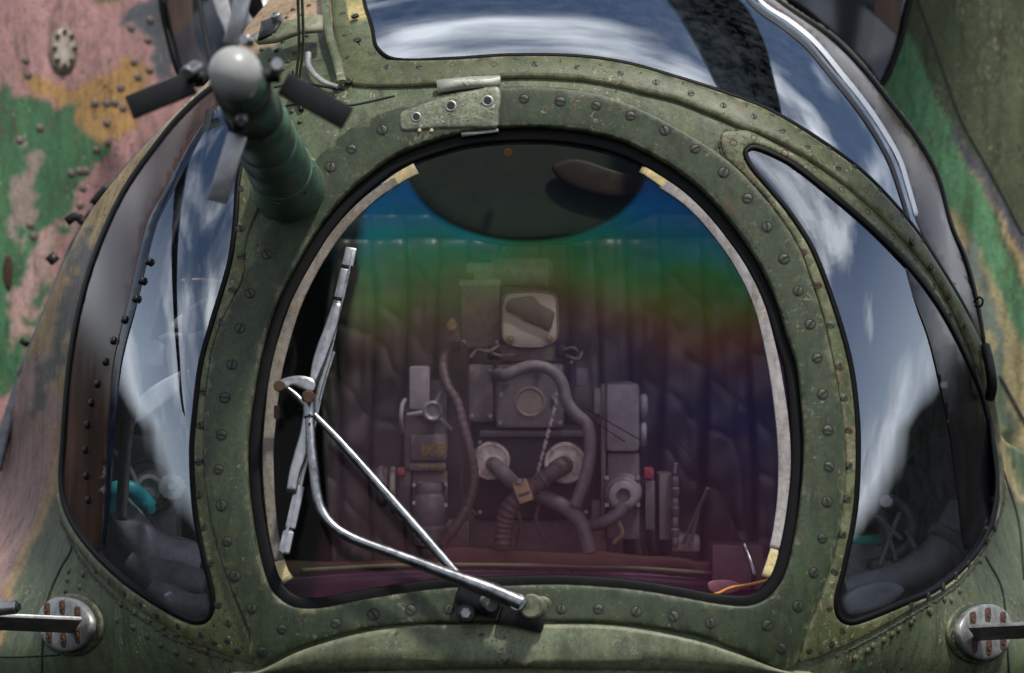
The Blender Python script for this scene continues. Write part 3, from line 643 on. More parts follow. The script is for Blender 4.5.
# crank at the head of the arm
slabf = lambda px, py: -.072 + Sbase(px, py)
panel('crank_plate', cr([(279,381),(286,377),(300,375),(312,378),(316,384),(312,392),(303,389),(292,385),(284,390),(276,390)], True, 2), [], 0, .006, 1, M['steel'], wp, f=slabf, grid=6)
cyl('crank_stud', VB(281,387,-.06), VB(279,386,-.095), .0095, M['rust'], wp); cyl('crank_stud', VB(308,396,-.055), VB(309,397,-.10), .0105, M['rust'], wp)
cyl('arm_collar', VB(309,402,-.072), VB(309.5,418,-.074), .0098, M['steel'], wp)
for y in (415, 424): 
    cyl('collar_rivet', VB(309.5, y, -.082), VB(309.5, y, -.0855), .0024, M['slot'], wp, seg=10)
# blade: holder, spine, rubber, clips
def bl(t): # along the blade
    return 351 + (284 - 351) * t, 250 + (553 - 250) * t, -.045 + .002 * t
def bladepart(name, t0, t1, r, mat, flat=.6, dx=0, dy=0, dY=0, taper=1, fl=None):
    a = bl(t0); b = bl(t1); A = VB(a[0] + dx, a[1], a[2] + dY); B = VB(b[0] + dx, b[1], b[2] + dY)
    d = (B - A).normalized(); sd = d.cross(Vector((0, 1, 0))).normalized(); up = sd.cross(d)
    rot = Matrix((sd, up, d)).transposed()
    bm = bmesh.new(); box_bm(bm, (A + B) / 2, (r * 2, r * 2 * flat, (B - A).length), rot, r * .25)
    return finish(bm, name, mat, wp)
bladepart('blade_rubber', 0, 1, .0045, M['rubber'], 1.6, 1.5, 0, .022)
bladepart('blade_spine', 0.01, .99, .0060, M['steel'], .5, 0, 0, .012)
bladepart('blade_clip', -.005, .055, .0098, M['steel'], .7); bladepart('blade_clip', .065, .16, .0088, M['steel'], .7, -1)
bladepart('blade_rib', .0, .30, .0018, M['steelb'], 1, 2.5, 0, -.008); bladepart('blade_rib', .7, 1, .0018, M['steelb'], 1, -1.5, 0, -.008)
bladepart('blade_clip', .93, 1.0, .0092, M['steel'], .7); bladepart('blade_clip', .78, .92, .0085, M['steel'], .7, 1)
def holder(pts, w, name='blade_holder'):
    panel(name, ribbon(pts, w, 4), [], 0, .008, 1.6, M['steel'], wp, f=lambda px, py: -.062 + Sbase(px, py), grid=8)
holder([(338,300),(331,325),(322,350),(315,372),(312,384)], [9, 12, 13, 12, 6]); holder([(307,405),(306,430),(300,455),(295,470),(291,492)], [6, 11, 13, 11, 10])
tube('blade_wire', [VB(334,352,-.06), VB(326,378,-.06), VB(320,400,-.062)], .0028, M['steelb'], wp, seg=8)
box('blade_lug', VB(277, 412, -.035), (.010, .010, .022), M['rust'], wp, None, .002)

# ---------------------------------------------------------------- step brackets on both lower corners
def bracket(cx, cy, sgn, label):
    e = empty('pitot_bracket', SP(cx, cy, 0), parent=heli); e['label'] = label
    o = cr([(cx + 27 * math.cos(a) * 1.0, cy + 26 * math.sin(a)) for a in np.linspace(0, 2 * math.pi, 20)[:-1]], True, 3)
    panel('base_plate', o, [], .022, .022, 3, M['alu'], e, grid=6)
    panel('plate_gasket', offset(o, -5), [], .008, .01, 2, M['frame'], e, grid=8)
    for dx, dy in ((-14,-12), (0,-15), (14,-10), (-12,12), (1,15), (14,11)):
        panel('rust_streak', cr([(cx + dx * 1.1 - 2.6, cy + dy - 6), (cx + dx * 1.1 + 2.6, cy + dy - 6.5), (cx + dx * 1.1 + 2.2, cy + dy + 7), (cx + dx * 1.1 - 2.2, cy + dy + 6)], True, 2), [], .0226, .001, .2, M['rust'], e, grid=5)
        p, n = onS(cx + dx * 1.1, cy + dy, .023); lathe('rust_bolt', p, n, [(-.002, .0062), (.001, .006), (.0018, .004), (.0005, .0025), (.0005, 0)], M['rust'], e, 14)
    a = SP(cx + sgn * 20, cy + 1, .03); b = V(cx - sgn * 95, cy - 4, a.y - .06)
    d = (b - a).normalized(); sd = Vector((0, -1, .42)); sd = (sd - d * sd.dot(d)).normalized(); up = d.cross(sd)
    bm = bmesh.new(); box_bm(bm, (a + b) / 2, ((b - a).length, .085, .008), Matrix((d, sd, up)).transposed(), .004); finish(bm, 'blade_arm', M['alu'], e)
    return e
bl_ = bracket(73, 625, 1, 'round bolted plate and blade of the left bracket with tube end')
cyl('tube_end', V(-40, 612, -.02), V(17, 607, -.035), .012, M['steel'], bl_); cyl('tube_bore', V(16.5, 607, -.036), V(19, 607, -.038), .0075, M['slot'], bl_)
br_ = bracket(977, 632, -1, 'round bolted plate and blade of the right bracket')

# ---------------------------------------------------------------- cockpit shell behind the glass
SHELL = np.array([tuple(p) for p in offset(np.array([(66,440),(70,374),(79,322),(92,271),(112,222),(130,187),(153,154),(184,116),(220,84),(262,34),(300,-10),(350,-40),(450,-58),(560,-62),(700,-50),(745,-28),(784,8),(831,40),(864,74),(890,108),(916,142),(936,180),(950,227),(963,262),(975,309),(982,350),(990,400),(994,440),(998,490),(985,540),(950,585),(900,620),(860,640),(790,656),(525,640),(250,656),(180,622),(120,580),(80,530),(68,490)], float), 3)])
M['rim'] = simple('brown_rim_reflection', (.055, .027, .018), .2, spec=.5, var=.5, scale=12, streak=(3, 1, .35), bump=.05)
def ring_wall(name, loop, y0, y1, mat, par):
    bm = bmesh.new(); C = cr(loop, True, 14)
    a = [bm.verts.new(V(x, y, y0 + (.30 * K * (CY - y)))) for x, y in C]; b = [bm.verts.new(V(x, y, y1)) for x, y in C]
    n = len(C)
    for i in range(n): bm.faces.new((a[i], a[(i + 1) % n], b[(i + 1) % n], b[i]))
    o = finish(bm, name, mat, par); md = o.modifiers.new('thickness', 'SOLIDIFY'); md.thickness = .006; md.offset = 1
    return o
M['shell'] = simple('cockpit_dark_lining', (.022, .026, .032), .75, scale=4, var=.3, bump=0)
ring_wall('cockpit_wall', SHELL, .50, 1.25, M['shell'], heli)
slab('rear_bulkhead', cr(SHELL, True, 12), 1.2, .02, M['shell'], heli)
# brown bands laid on the glass, painting the reflections along its rim
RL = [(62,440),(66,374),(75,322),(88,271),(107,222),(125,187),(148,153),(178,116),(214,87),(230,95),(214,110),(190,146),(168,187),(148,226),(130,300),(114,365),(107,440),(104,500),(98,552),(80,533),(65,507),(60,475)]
panel('rim_reflection', cr(RL, True, 6), [], .0018, .003, 1, M['rim'], heli, grid=7)
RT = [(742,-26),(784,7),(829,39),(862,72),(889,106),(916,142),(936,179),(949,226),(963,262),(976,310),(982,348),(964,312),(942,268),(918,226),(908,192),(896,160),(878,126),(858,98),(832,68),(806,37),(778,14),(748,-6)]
panel('rim_reflection', cr(RT, True, 6), [], .0018, .003, 1, M['rim'], heli, grid=7)
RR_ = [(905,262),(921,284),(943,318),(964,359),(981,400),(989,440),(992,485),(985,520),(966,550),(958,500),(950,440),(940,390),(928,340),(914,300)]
panel('rim_reflection', cr(RR_, True, 6), [], .0018, .003, 1, simple('dark_brown_rim_reflection', (.008, .006, .008), .2, var=.6, scale=14, bump=.05), heli, grid=7)
panel('rim_shade', ribbon([(216,108),(194,143),(172,184),(152,225),(134,299),(118,365),(111,440),(108,500),(103,548)], [4,8,9,9,8,7,6,5,3]), [], .0016, .002, .6, simple('navy_rim_shade', (.006, .010, .022), .15), heli, grid=8)  # rim shadow painted as a navy strip over the glass
# riveted inner rail on the left
C = [(208,110),(176,165),(152,225),(136,290),(122,340),(110,400),(104,450),(100,520)]
rail = panel('inner_rail', ribbon(C, [5,8,10,12,12,10,8]), [], -.035, .008, 1.5, simple('rail_grey', (.10,.09,.095), .6, var=.6, scale=50), heli, grid=6)
Cc = cr(C, False, 13); rivets('rail_bolt', [(150,262),(143,281),(137,299),(126,320),(115,341),(107,362),(99,384),(93,403),(89,425),(87,450),(88,476),(90,500)], r=.0075, h=.004, mat=M['black'], par=rail)
# dark strips added behind the glass to stand for mirrored rotor blades
panel('blade_reflection_band', ribbon([(640,-40),(690,5),(725,50),(741,96),(744,108)], [52,54,58,62,60]), [], -.05, .02, 4, simple('blue_black_band', (.004, .008, .012), .6, bump=.05), heli, grid=8)
tube('blade_reflection_strip', [V(209,110,.25), V(196,200,.25), V(187,300,.25), V(183,400,.25), V(182,470,.26)], .009, M['dark'], heli, flat=.7)

# ---------------------------------------------------------------- cockpit: things seen through the windshield
DY = .62
M['curtain'] = simple('dark_quilted_leather', (.070, .060, .055), .36, var=.3, scale=18, bump=.25, spec=.8)
def x0l(y): return 338 + 10 * math.sin(y * .013) - (y - 215) * .045
def make_curtain():
    bm = bmesh.new(); xs = np.arange(0, 1.0001, 1 / 210); ys = np.arange(215, 585, 4.0); G = []
    seams = [300, 338, 372, 404, 437, 470, 502, 537, 567, 597, 628, 661, 704, 752, 800]
    for y in ys:
        row = []
        for x in xs:
            x = x0l(y) + (822 - x0l(y)) * x
            d = min(abs(x - s - 3 * math.sin(y * .02 + s)) for s in seams)
            q = 1 - math.exp(-(d / 2.2) ** 2 * .5)
            top = math.exp(-((y - 238) / 3.5) ** 2)
            wr = noise.noise(Vector((x * .012, y * .03 + x * .018, 1.0))) * .006 + noise.noise(Vector((x * .09, y * .012, 5.0))) * .006
            tri = max(0, abs((y * .017 - x * .016 + .5 * noise.noise(Vector((x * .02, y * .02, 9)))) % 1 - .5) - .38) * .028 * (1 if x < 440 or x > 640 else .3)
            row.append(bm.verts.new(V(x, y, DY + .33 - .016 * q + .012 * top + wr + tri)))
        G.append(row)
    for a, b in zip(G, G[1:]):
        for i in range(len(xs) - 1): bm.faces.new((a[i], b[i], b[i + 1], a[i + 1]))
    o = finish(bm, 'quilted_curtain', M['curtain'], None, True, None)
    md = o.modifiers.new('thickness', 'SOLIDIFY'); md.thickness = .01
    return tag(o, 'dark quilted curtain with vertical seams hanging behind the gunsight', 'curtain')
make_curtain()
M['eq'] = simple('equipment_grey', (.17, .16, .155), .36, var=.3, scale=60, bump=.3)
M['eq2'] = simple('equipment_light_grey', (.36, .36, .36), .38, var=.25, scale=60, bump=.25)
M['eqg'] = simple('sight_green_grey', (.40, .48, .36), .34, var=.3, scale=50, bump=.25)
M['eqb'] = simple('sight_brown_black', (.25, .22, .18), .4, var=.35, scale=50, bump=.3)
M['hose'] = simple('hose_grey', (.20, .19, .185), .45, var=.3, scale=80, bump=.4)
M['hosed'] = simple('braided_hose', (.14, .11, .10), .45, var=.5, scale=180, bump=.8)
M['gold'] = simple('worn_yellow_plate', (.34, .25, .09), .6, var=.6, scale=160, bump=.3, col2=(.05, .04, .03))
M['red'] = simple('faded_red_paint', (.30, .05, .06), .6)
M['creamp'] = simple('cream_clamp', (.55, .42, .24), .6, var=.3, scale=80)

M['portrim'] = simple('worn_rim_metal', (.62, .58, .5), .4, metal=.3, var=.6, scale=50)
def thing(name, loc, label, cat, group=None): return empty(name, loc, label, cat, group)
Y1 = DY - .08
# gunsight
gs = thing('gunsight', V(512, 440, DY), 'tall gunsight with horizontal tube head and pale reflector glass in the middle of the cockpit', 'gunsight')
pbox('column', 461, 284, 500, 348, Y1, .12, M['eqb'], gs); pbox('column_cap', 459, 279, 501, 287, Y1 - .004, .13, M['eqg'], gs)
pbox('head_block', 466, 262, 494, 280, Y1 + .01, .09, M['eqg'], gs, .008)
cyl('head_tube', V(490, 271, Y1 + .04), V(549, 273, Y1 + .04), .030, M['eqg'], gs, bev=.12); 
for x in (494, 500, 507): cyl('tube_ring', V(x, 271, Y1 + .04), V(x + 2.5, 271, Y1 + .04), .0325, M['eqg'], gs)
cyl('tube_cap', V(546, 273, Y1 + .04), V(553, 273, Y1 + .04), .026, M['eqb'], gs)
cyl('head_knob', V(485, 262, Y1 + .03), V(485, 254, Y1 + .03), .015, simple('teal_knob', (.10, .30, .26), .35), gs, bev=.4)
box('head_lug', V(470, 276, Y1 - .01), (.014, .01, .012), M['gold'], gs)
pbox('mirror_bracket', 492, 345, 564, 361, Y1 - .02, .10, M['eqb'], gs)
RG = cr([(504.5,297),(509,294),(518,292.5),(530,292),(543,292.5),(551,294),(555.5,297),(556.5,305),(557,320),(557,334),(555,340),(549,344),(541,346),(520,346),(511,344),(505,340),(503,334),(503,320),(503.5,305)], True, 3)
slab('reflector_glass', RG, Y1 - .06, .006, simple('pale_reflector', (.50, .51, .40), .3, var=.12, scale=12), gs)
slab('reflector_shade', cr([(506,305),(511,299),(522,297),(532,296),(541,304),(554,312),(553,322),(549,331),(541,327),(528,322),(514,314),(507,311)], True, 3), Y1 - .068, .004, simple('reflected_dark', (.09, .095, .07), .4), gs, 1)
slab('reflector_rim', offset(RG, -1.6), Y1 - .062, .008, M['eqb'], gs, 1, [offset(RG, .4)])
for x in (511, 550): cyl('rim_screw', V(x, 338, Y1 - .06), V(x, 338, Y1 - .075), .006, M['gold'], gs)
pbox('hinge_block', 487, 345, 500, 360, Y1 - .05, .06, M['black'], gs); pbox('hinge_block', 556, 344, 566, 358, Y1 - .04, .06, M['black'], gs)
pbox('body_box', 468, 364, 494, 422, Y1 - .03, .18, M['eq'], gs, .007); pbox('body_box', 496, 364, 564, 428, Y1 - .04, .20, M['eq'], gs, .007)
for x, y in ((502,383),(507,383),(555,397),(501,395)): cyl('face_screw', V(x, y, Y1 - .04), V(x, y, Y1 - .046), .0045 if x < 520 else .008, M['steel'], gs, seg=12)
lathe('face_disc', V(530, 402, Y1 - .04), (0, -1, 0), [(-.002, .03), (.002, .03), (.003, .026), (.001, .024), (.001, 0)], M['eqb'], gs)
pbox('lower_body', 474, 424, 592, 520, Y1 + .02, .18, M['dark'], gs, .010); pbox('lower_shelf', 480, 430, 588, 437, Y1 - .01, .06, M['eq'], gs)
pbox('base_pedestal', 462, 508, 606, 560, Y1 + .06, .16, M['eq'], gs, .01)
for x, y, r in ((491, 461, .038), (565, 463, .041)):
    lathe('hose_port', V(x, y, Y1 + .02), (0, -1, .05), [(-.02, r), (.02, r), (.03, r * .94), (.03, r * .8), (.015, r * .74), (.01, 0)], M['eq2'], gs)
    lathe('port_lip', V(x, y, Y1 - .016), (0, -1, .05), [(0, r * .97), (.006, r * .99), (.009, r * .94), (.009, r * .82), (.004, r * .80)], M['portrim'], gs)
# hoses
def hose(pts, r, mat, label, ribs=0, amp=0):
    o = tube('hose', [V(*p) for p in pts], r, mat, None, step=.004, ribs=ribs, ribamp=amp, seg=14); return tag(o, label, 'hose', 'hoses of the gunsight')
Yh = Y1 - .10
hose([(498,374,Y1-.05),(506,375,Yh),(520,369,Yh),(536,366,Yh),(552,371,Yh),(562,383,Yh),(567,402,Yh),(575,413,Yh),(587,425,Yh),(590,450,Yh),(585,478,Yh),(575,505,Yh)], .0118, M['hose'], 'thick grey hose arching over the gunsight body and down its right side')
hose([(566,464,Y1),(556,470,Yh),(540,482,Yh),(524,493,Yh-.01),(511,506,Yh-.01),(504,525,Yh),(503,548,Yh)], .0165, M['hosed'], 'ribbed hose from the right port crossing down to lower left', 3, .10)
hose([(491,462,Y1),(502,472,Yh+.03),(518,487,Yh+.04),(545,498,Yh+.04),(566,508,Yh+.03),(582,525,Yh+.03),(590,552,Yh+.03)], .0150, M['hose'], 'smooth hose from the left port crossing down to lower right')
hose([(590,526,Yh+.05),(604,522,Yh),(618,514,Yh-.01),(624,505,Yh)], .0115, M['hose'], 'short hose running into the round connector under the right drive box')
hose([(458,346,Y1),(447,350,Y1-.02),(443,364,Y1-.03),(447,385,Y1-.05),(457,402,Y1-.06),(463,425,Y1-.07),(470,450,Y1-.08),(474,480,Y1-.08),(468,505,Y1-.08),(455,528,Y1-.08),(444,543,Y1-.07)], .0095, M['hosed'], 'long braided cable curving down the left of the gunsight', 4, .09)
cl = box('hose_clamp', V(523, 491, Yh - .02), (.030, .05, .042), M['creamp'], None, Matrix.Rotation(-.35, 3, 'Y'), .006); tag(cl, 'cream clamp with a screw where the two hoses cross', 'clamp')
cyl('clamp_screw', V(519, 481, Yh - .04), V(519, 481, Yh - .058), .0065, M['steelb'], cl)
box('clamp_slot', V(524, 494, Yh - .046), (.022, .004, .005), M['hosed'], cl, Matrix.Rotation(-.35, 3, 'Y'), .001)
# fittings, chain and wiring on the gunsight
for (x, y) in ((472,370),(490,370),(472,416),(490,416),(500,369),(560,369),(500,423),(560,423),(464,290),(497,290),(464,342),(497,342),(480,442),(586,442),(480,512),(586,512)):
    cyl('face_screw', V(x, y, Y1 + (.02 if y > 430 else -.04)), V(x, y, Y1 + (.012 if y > 430 else -.047)), .0042, M['steel'], gs, seg=8)
cyl('side_fitting', V(452, 326, Y1), V(452, 326, Y1 - .05), .012, M['gold'], gs, seg=6); cyl('side_fitting', V(452, 318, Y1), V(452, 334, Y1), .006, M['eq2'], gs)
pbox('side_fitting', 446, 330, 460, 340, Y1, .04, M['eqb'], gs, .002); tube('side_clip', [V(452,346,Y1-.04), V(460,341,Y1-.05), V(466,346,Y1-.04)], .003, M['steel'], gs, seg=6)
for i in range(16):
    t_ = i / 15; x = 556 - 22 * t_; y = 402 + 84 * t_; a = V(x, y, Y1 - .10); lathe('chain_link', a - Vector((0, 0, .006)), (0, (i % 2) * .8, 1), [(0, .0022), (.006, .0042), (.012, .0022)], M['eq2'], gs, 6)
for pts in ([(500,345),(488,352),(478,350),(470,358)], [(564,350),(574,348),(578,356),(570,364)], [(566,355),(578,360),(582,352)], [(486,350),(500,356),(520,354)], [(590,430),(600,420),(606,400)], [(470,440),(462,452),(464,500),(476,515)], [(540,500),(536,520),(548,545)], [(512,500),(520,520),(516,548)]):
    tube('wiring', [V(x, y, Y1 - .05 - .01 * (i % 2)) for i, (x, y) in enumerate(pts)], .0035, M['hosed'], gs, seg=7)
for a, b in (((585,408),(640,440)), ((580,412),(625,442)), ((678,440),(696,463)), ((640,545),(735,600))):
    tube('stay_wire', [V(*a, Y1 - .06), V(*b, Y1 - .08)], .0012, M['black'], gs, seg=5)
pbox('base_plate', 440, 520, 470, 556, Y1 + .02, .05, M['eq'], gs, .004); pbox('base_plate', 586, 500, 606, 552, Y1 + .04, .05, M['eqb'], gs, .004)
# left drive unit
ld = thing('drive_unit', V(425, 560, DY), 'left drive unit with three spoked handwheel and worn yellow plates', 'drive unit')
pbox('upper_box', 409, 366, 430, 410, Y1 - .02, .14, M['eq2'], ld, .006); pbox('rear_box', 428, 380, 447, 440, Y1 + .01, .12, M['eq'], ld)
pbox('middle_body', 404, 404, 447, 470, Y1 + .02, .14, M['eqb'], ld, .010); pbox('lower_body', 412, 470, 448, 540, Y1 + .03, .12, M['eqb'], ld)
lathe('handwheel_hub', V(433, 411, Y1 - .03), (0, -1, 0), [(-.04, .010), (0, .020), (.010, .020), (.014, .016), (.010, .011), (.004, .010), (.004, 0)], M['eq2'], ld)
for a, b in (((433,411),(441,391)), ((433,411),(452,430)), ((433,411),(407,415))):
    cyl('handwheel_spoke', V(a[0] + (b[0]-a[0])*.25, a[1] + (b[1]-a[1])*.25, Y1 - .035), V(*b, Y1 - .035), .006, M['eq2'], ld, r2=.0035)
pbox('cover_plate', 410, 434, 448, 461, Y1 - .005, .03, M['eq'], ld, .008); pbox('name_plate', 420, 443, 445, 457, Y1 - .009, .01, M['gold'], ld, .003)
pbox('strip_plate', 409, 463, 446, 471, Y1 - .008, .03, M['eq'], ld); pbox('name_plate', 420, 464.5, 443, 469, Y1 - .011, .006, M['gold'], ld, .002)
lathe('stack_connector', V(430, 482, Y1 - .02), (0, 0, -1), [(0, .026), (.012, .030), (.022, .028), (.03, .034), (.075, .034), (.082, .03), (.088, .036), (.12, .034), (.125, .022), (.14, .020), (.15, .012), (.18, .012)], M['eq'], ld)
for x, y in ((414,485),(446,484),(414,503),(446,505)): cyl('connector_bolt', V(x, y, Y1), V(x, y, Y1 - .04), .0045, M['steel'], ld, seg=10)
cyl('side_drum', V(377, 486, Y1 + .03), V(388, 486, Y1 + .03), .040, M['eq'], ld); cyl('side_drum', V(390, 490, Y1 + .03), V(396, 490, Y1 + .03), .046, M['eqb'], ld)
pbox('side_block', 399, 470, 411, 520, Y1 + .02, .08, M['eq'], ld); pbox('red_block', 397, 468, 405, 476, Y1 - .005, .03, M['red'], ld)
tube('handle_bow', [V(405, 400, Y1 - .01), V(402, 406, Y1 - .04), V(401, 420, Y1 - .045), V(403, 432, Y1 - .02)], .0045, M['eq2'], ld)
# right drive unit
rd = thing('drive_unit', V(625, 560, DY), 'right drive unit with a plain light grey upper box and round connector', 'drive unit')
pbox('upper_box', 606, 383, 640, 452, Y1 - .03, .16, M['eq2'], rd, .012); pbox('lower_body', 607, 452, 640, 540, Y1 - .005, .13, M['eq'], rd, .008)
pbox('side_plate', 594, 388, 604, 414, Y1, .08, M['eq2'], rd, .003); pbox('side_plate', 601, 384, 606, 520, Y1 - .01, .10, M['eqb'], rd)
cyl('side_knob', V(640, 407, Y1 + .01), V(647, 407, Y1 + .01), .025, M['eq2'], rd); cyl('side_knob', V(640, 434, Y1 + .01), V(646, 434, Y1 + .01), .025, simple('pale_knob', (.34, .35, .38), .5), rd)
lathe('round_connector', V(622, 492, Y1 - .01), (0, -1, -.05), [(-.02, .038), (.01, .038), (.016, .034), (.03, .033), (.034, .029), (.055, .028), (.06, .022), (.06, .014), (.03, .012)], M['eq2'], rd)
for x, y in ((607,478),(638,478),(607,505),(638,505)): cyl('connector_bolt', V(x, y, Y1), V(x, y, Y1 - .03), .005, M['steel'], rd, seg=10)
pbox('red_block', 644, 468, 654, 479, Y1 - .01, .04, M['red'], rd); pbox('slide_bar', 645, 480, 655, 530, Y1, .06, M['eq'], rd)
tube('wire_loop', [V(612, 512, Y1 - .06), V(618, 522, Y1 - .08), V(622, 533, Y1 - .07), V(614, 543, Y1 - .05)], .004, M['creamp'], rd, seg=8)
# side rack with ragged edge and levers
rk = thing('side_rack', V(667, 545, DY), 'narrow upright rack with knobbly right edge beside the right drive unit', 'rack')
pbox('rack_plate', 659, 474, 673, 540, Y1 + .01, .10, M['eq'], rk); 
bm = bmesh.new()
for i in range(7): lathe_bm(bm, V(675, 476 + i * 10 + (i % 3), Y1), (0, 0, -1), [(0, .006), (.003, .007 + .002 * (i % 2)), (.016, .008), (.021, .005)], 12)
finish(bm, 'rack_edge', M['eq'], rk); cyl('rack_knob', V(675, 474, Y1), V(676, 463, Y1), .007, M['steel'], rk)
lv = thing('control_lever', V(683, 545, DY), 'pair of slender levers leaning right beside the upright rack', 'lever')
cyl('lever_rod', V(683, 543, Y1), V(708, 488, Y1 - .04), .0035, M['eq'], lv, r2=.004); cyl('lever_rod', V(690, 545, Y1), V(700, 505, Y1), .004, M['eq'], lv)
pbox('lever_foot', 672, 536, 700, 552, Y1, .06, M['eqb'], lv, .005)
# small junction box and strings
jb = pbox('junction_box', 576, 368, 587, 386, Y1 + .03, .05, M['eq2'], None, .003); tag(jb, 'small square box on the right side of the gunsight body', 'box')
wr1 = tube('wire', [V(584,372,Y1), V(592,345,Y1), V(600,300,Y1+.1), V(602,262,Y1+.2)], .0012, M['steel'], None, seg=6); tag(wr1, 'thin slanting wire rising from the small box to the curtain', 'wire')
# instrument shelf below
cf2 = lambda px, py: DY - .16 + 0 * px
sh = thing('glare_shelf', V(545, 572, DY - .1), 'brown scalloped shelf running along the bottom of the windshield', 'shelf')
M['shelf'] = simple('worn_brown_leather', (.13, .075, .05), .55, var=.35, scale=25, bump=.3)
panel('shelf_face', np.concatenate([cr([(262,560),(330,562),(392,560),(440,556),(448,547),(500,549),(560,552),(590,553),(600,549),(610,552),(640,556),(680,558),(700,562),(760,560),(800,552)], False), np.array([(800,580),(700,578),(525,572),(400,572),(262,585)], float)]), [], 0, .02, 3, M['shelf'], sh, f=cf2, grid=9)
panel('shelf_roll', np.concatenate([cr([(262,580),(400,571),(525,570),(640,573),(720,578),(800,575)], False), np.array([(800,625),(700,618),(525,608),(400,612),(262,625)], float)]), [], 0, .05, 8, simple('plum_trim', (.045, .022, .05), .3, var=.7, scale=12), sh, f=lambda px, py: DY - .22 + 0 * px, grid=9)
panel('shelf_strip', ribbon([(300,571),(400,566),(525,566),(640,569),(730,574),(790,568)], 5), [], 0, .012, 1.5, simple('dull_green_strip', (.07, .085, .05), .5), sh, f=lambda px, py: DY - .26 + 0 * px, grid=9)
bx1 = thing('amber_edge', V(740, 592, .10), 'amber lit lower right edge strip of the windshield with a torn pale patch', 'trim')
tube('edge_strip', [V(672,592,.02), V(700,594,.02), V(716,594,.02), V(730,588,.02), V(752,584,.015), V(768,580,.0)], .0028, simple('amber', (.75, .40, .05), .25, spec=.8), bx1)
slab('torn_patch', cr([(708,583),(720,580),(736,582),(742,588),(726,594),(710,591)], True, 3), .10, .004, simple('pale_pink_patch', (.40, .22, .26), .6), bx1)
cb = pbox('corner_box', 712, 545, 764, 590, .34, .08, simple('dull_plum_box', (.10, .06, .07), .6), None, .006); tag(cb, 'small dull box in the lower right corner behind the windshield', 'box')
tube('cable', [V(744,545,.28), V(750,560,.26), V(754,575,.25), V(752,588,.26)], .005, M['steelb'], cb)
# headliner at the top behind the pane
hd = panel('headliner', cr([(380,120),(450,105),(525,100),(610,105),(680,130),(690,175),(655,205),(610,226),(570,236),(500,238),(450,222),(415,196),(390,165)], True, 6), [], 0, .05, 12, simple('dark_green_headliner', (.020, .028, .014), .6, var=.4, scale=20), heli, f=lambda px, py: .36 + .3 * K * (CY - py) + 0 * px, grid=10)
panel('headliner_patch', cr([(552,165),(575,158),(610,168),(640,178),(650,188),(625,197),(590,192),(562,180)], True, 4), [], 0, .01, 3, simple('brown_patch', (.055, .020, .010), .5, var=.5, scale=40), heli, f=lambda px, py: .33 + .3 * K * (CY - py) + 0 * px, grid=8)
cyl('amber_lamp', V(508, 153, .40), V(508, 153, .37), .008, simple('amber_lens', (.55, .25, .05), .3), heli)

# ---- seen through the left blister
tub = tube('elbow_pipe', [V(118,500,.42), V(128,522,.42), V(145,543,.42), V(168,556,.43), V(200,562,.44)], .035, simple('skin_grey_pipe', (.42, .42, .45), .5), None, rads=[.03, .034, .036, .034]); tag(tub, 'grey elbow pipe curving behind the left blister window', 'pipe')
tl = thing('clamp_ring', V(130, 502, .40), 'turquoise clamp ring round the end of the elbow pipe', 'clamp')
M['teal'] = simple('turquoise_paint', (.06, .55, .60), .4, var=.2)
tube('ring_band', [V(110,510,.40), V(108,500,.39), V(113,491,.38), V(124,488,.38), V(134,491,.38), V(142,499,.39), V(150,507,.40)], .016, M['teal'], tl, flat=.7)
cyl('ring_bolt', V(145,506,.38), V(152,510,.36), .009, M['teal'], tl)
fk = thing('instrument_dial', V(150, 480, .5), 'round instrument with a pale scalloped knob behind the left window', 'instrument')
lathe('dial_body', V(148, 485, .46), (0, -1, .1), [(-.05, .055), (.0, .058), (.01, .052), (.012, .046), (.006, .044), (.006, .03), (.012, .026), (.012, 0)], M['eq'], fk)
lathe('dial_ring', V(150, 488, .43), (0, -1, .1), [(0, .025), (.01, .026), (.012, .018), (.004, .016)], M['eq2'], fk)
lathe('scalloped_knob', V(172, 487, .40), (.15, -1, .2), [(0, .024), (.004, .025), (.008, .024), (.010, .010), (.006, .009), (.006, 0)], simple('pale_knob_disc', (.62, .62, .60), .4, var=.1), fk, seg=48, star=lambda i, n: 1 + .04 * math.cos(i * 2 * math.pi * 14 / n))
lathe('knob_centre', V(171, 487, .388), (.15, -1, .2), [(0, .007), (.006, .006), (.006, 0)], M['steel'], fk)
pbox('panel_box', 140, 505, 176, 545, .50, .08, M['eq2'], fk, .006)
wpnl = slab('oval_panel', cr([(122,424),(128,410),(150,388),(178,372),(188,370),(184,384),(166,402),(142,420),(126,428)], True, 4), .40, .02, simple('pale_grey_panel', (.85, .86, .87), .5, var=.1), None, 3); tag(wpnl, 'long pale oval panel slanting behind the left window', 'panel')
pp = slab('document_holder', np.array([(133,342),(156,340),(164,345),(163,366),(140,364),(132,360)], float), .45, .006, simple('pale_paper', (.8, .8, .82), .7, var=.1), None, 1); tag(pp, 'small square pale card behind the upper left window', 'card')
sp = thing('lamp_arm', V(185, 320, .4), 'jointed white lamp arm and small pale oval mirror behind the left window', 'lamp arm')
slab('mirror_disc', cr([(170,326),(176,318),(186,312),(190,314),(186,322),(176,329),(171,329)], True, 2), .40, .006, simple('pale_mirror', (.70, .68, .64), .4, var=.1), sp, 1)
tube('arm', [V(182,281,.40), V(200,280,.40), V(226,283,.40)], .010, M['creamp'], sp, flat=.4); tube('arm', [V(186,313,.41), V(200,303,.41), V(222,297,.41)], .004, M['eq2'], sp)
tube('arm', [V(160,340,.41), V(172,335,.41), V(190,338,.41), V(204,333,.41)], .007, M['eq2'], sp)
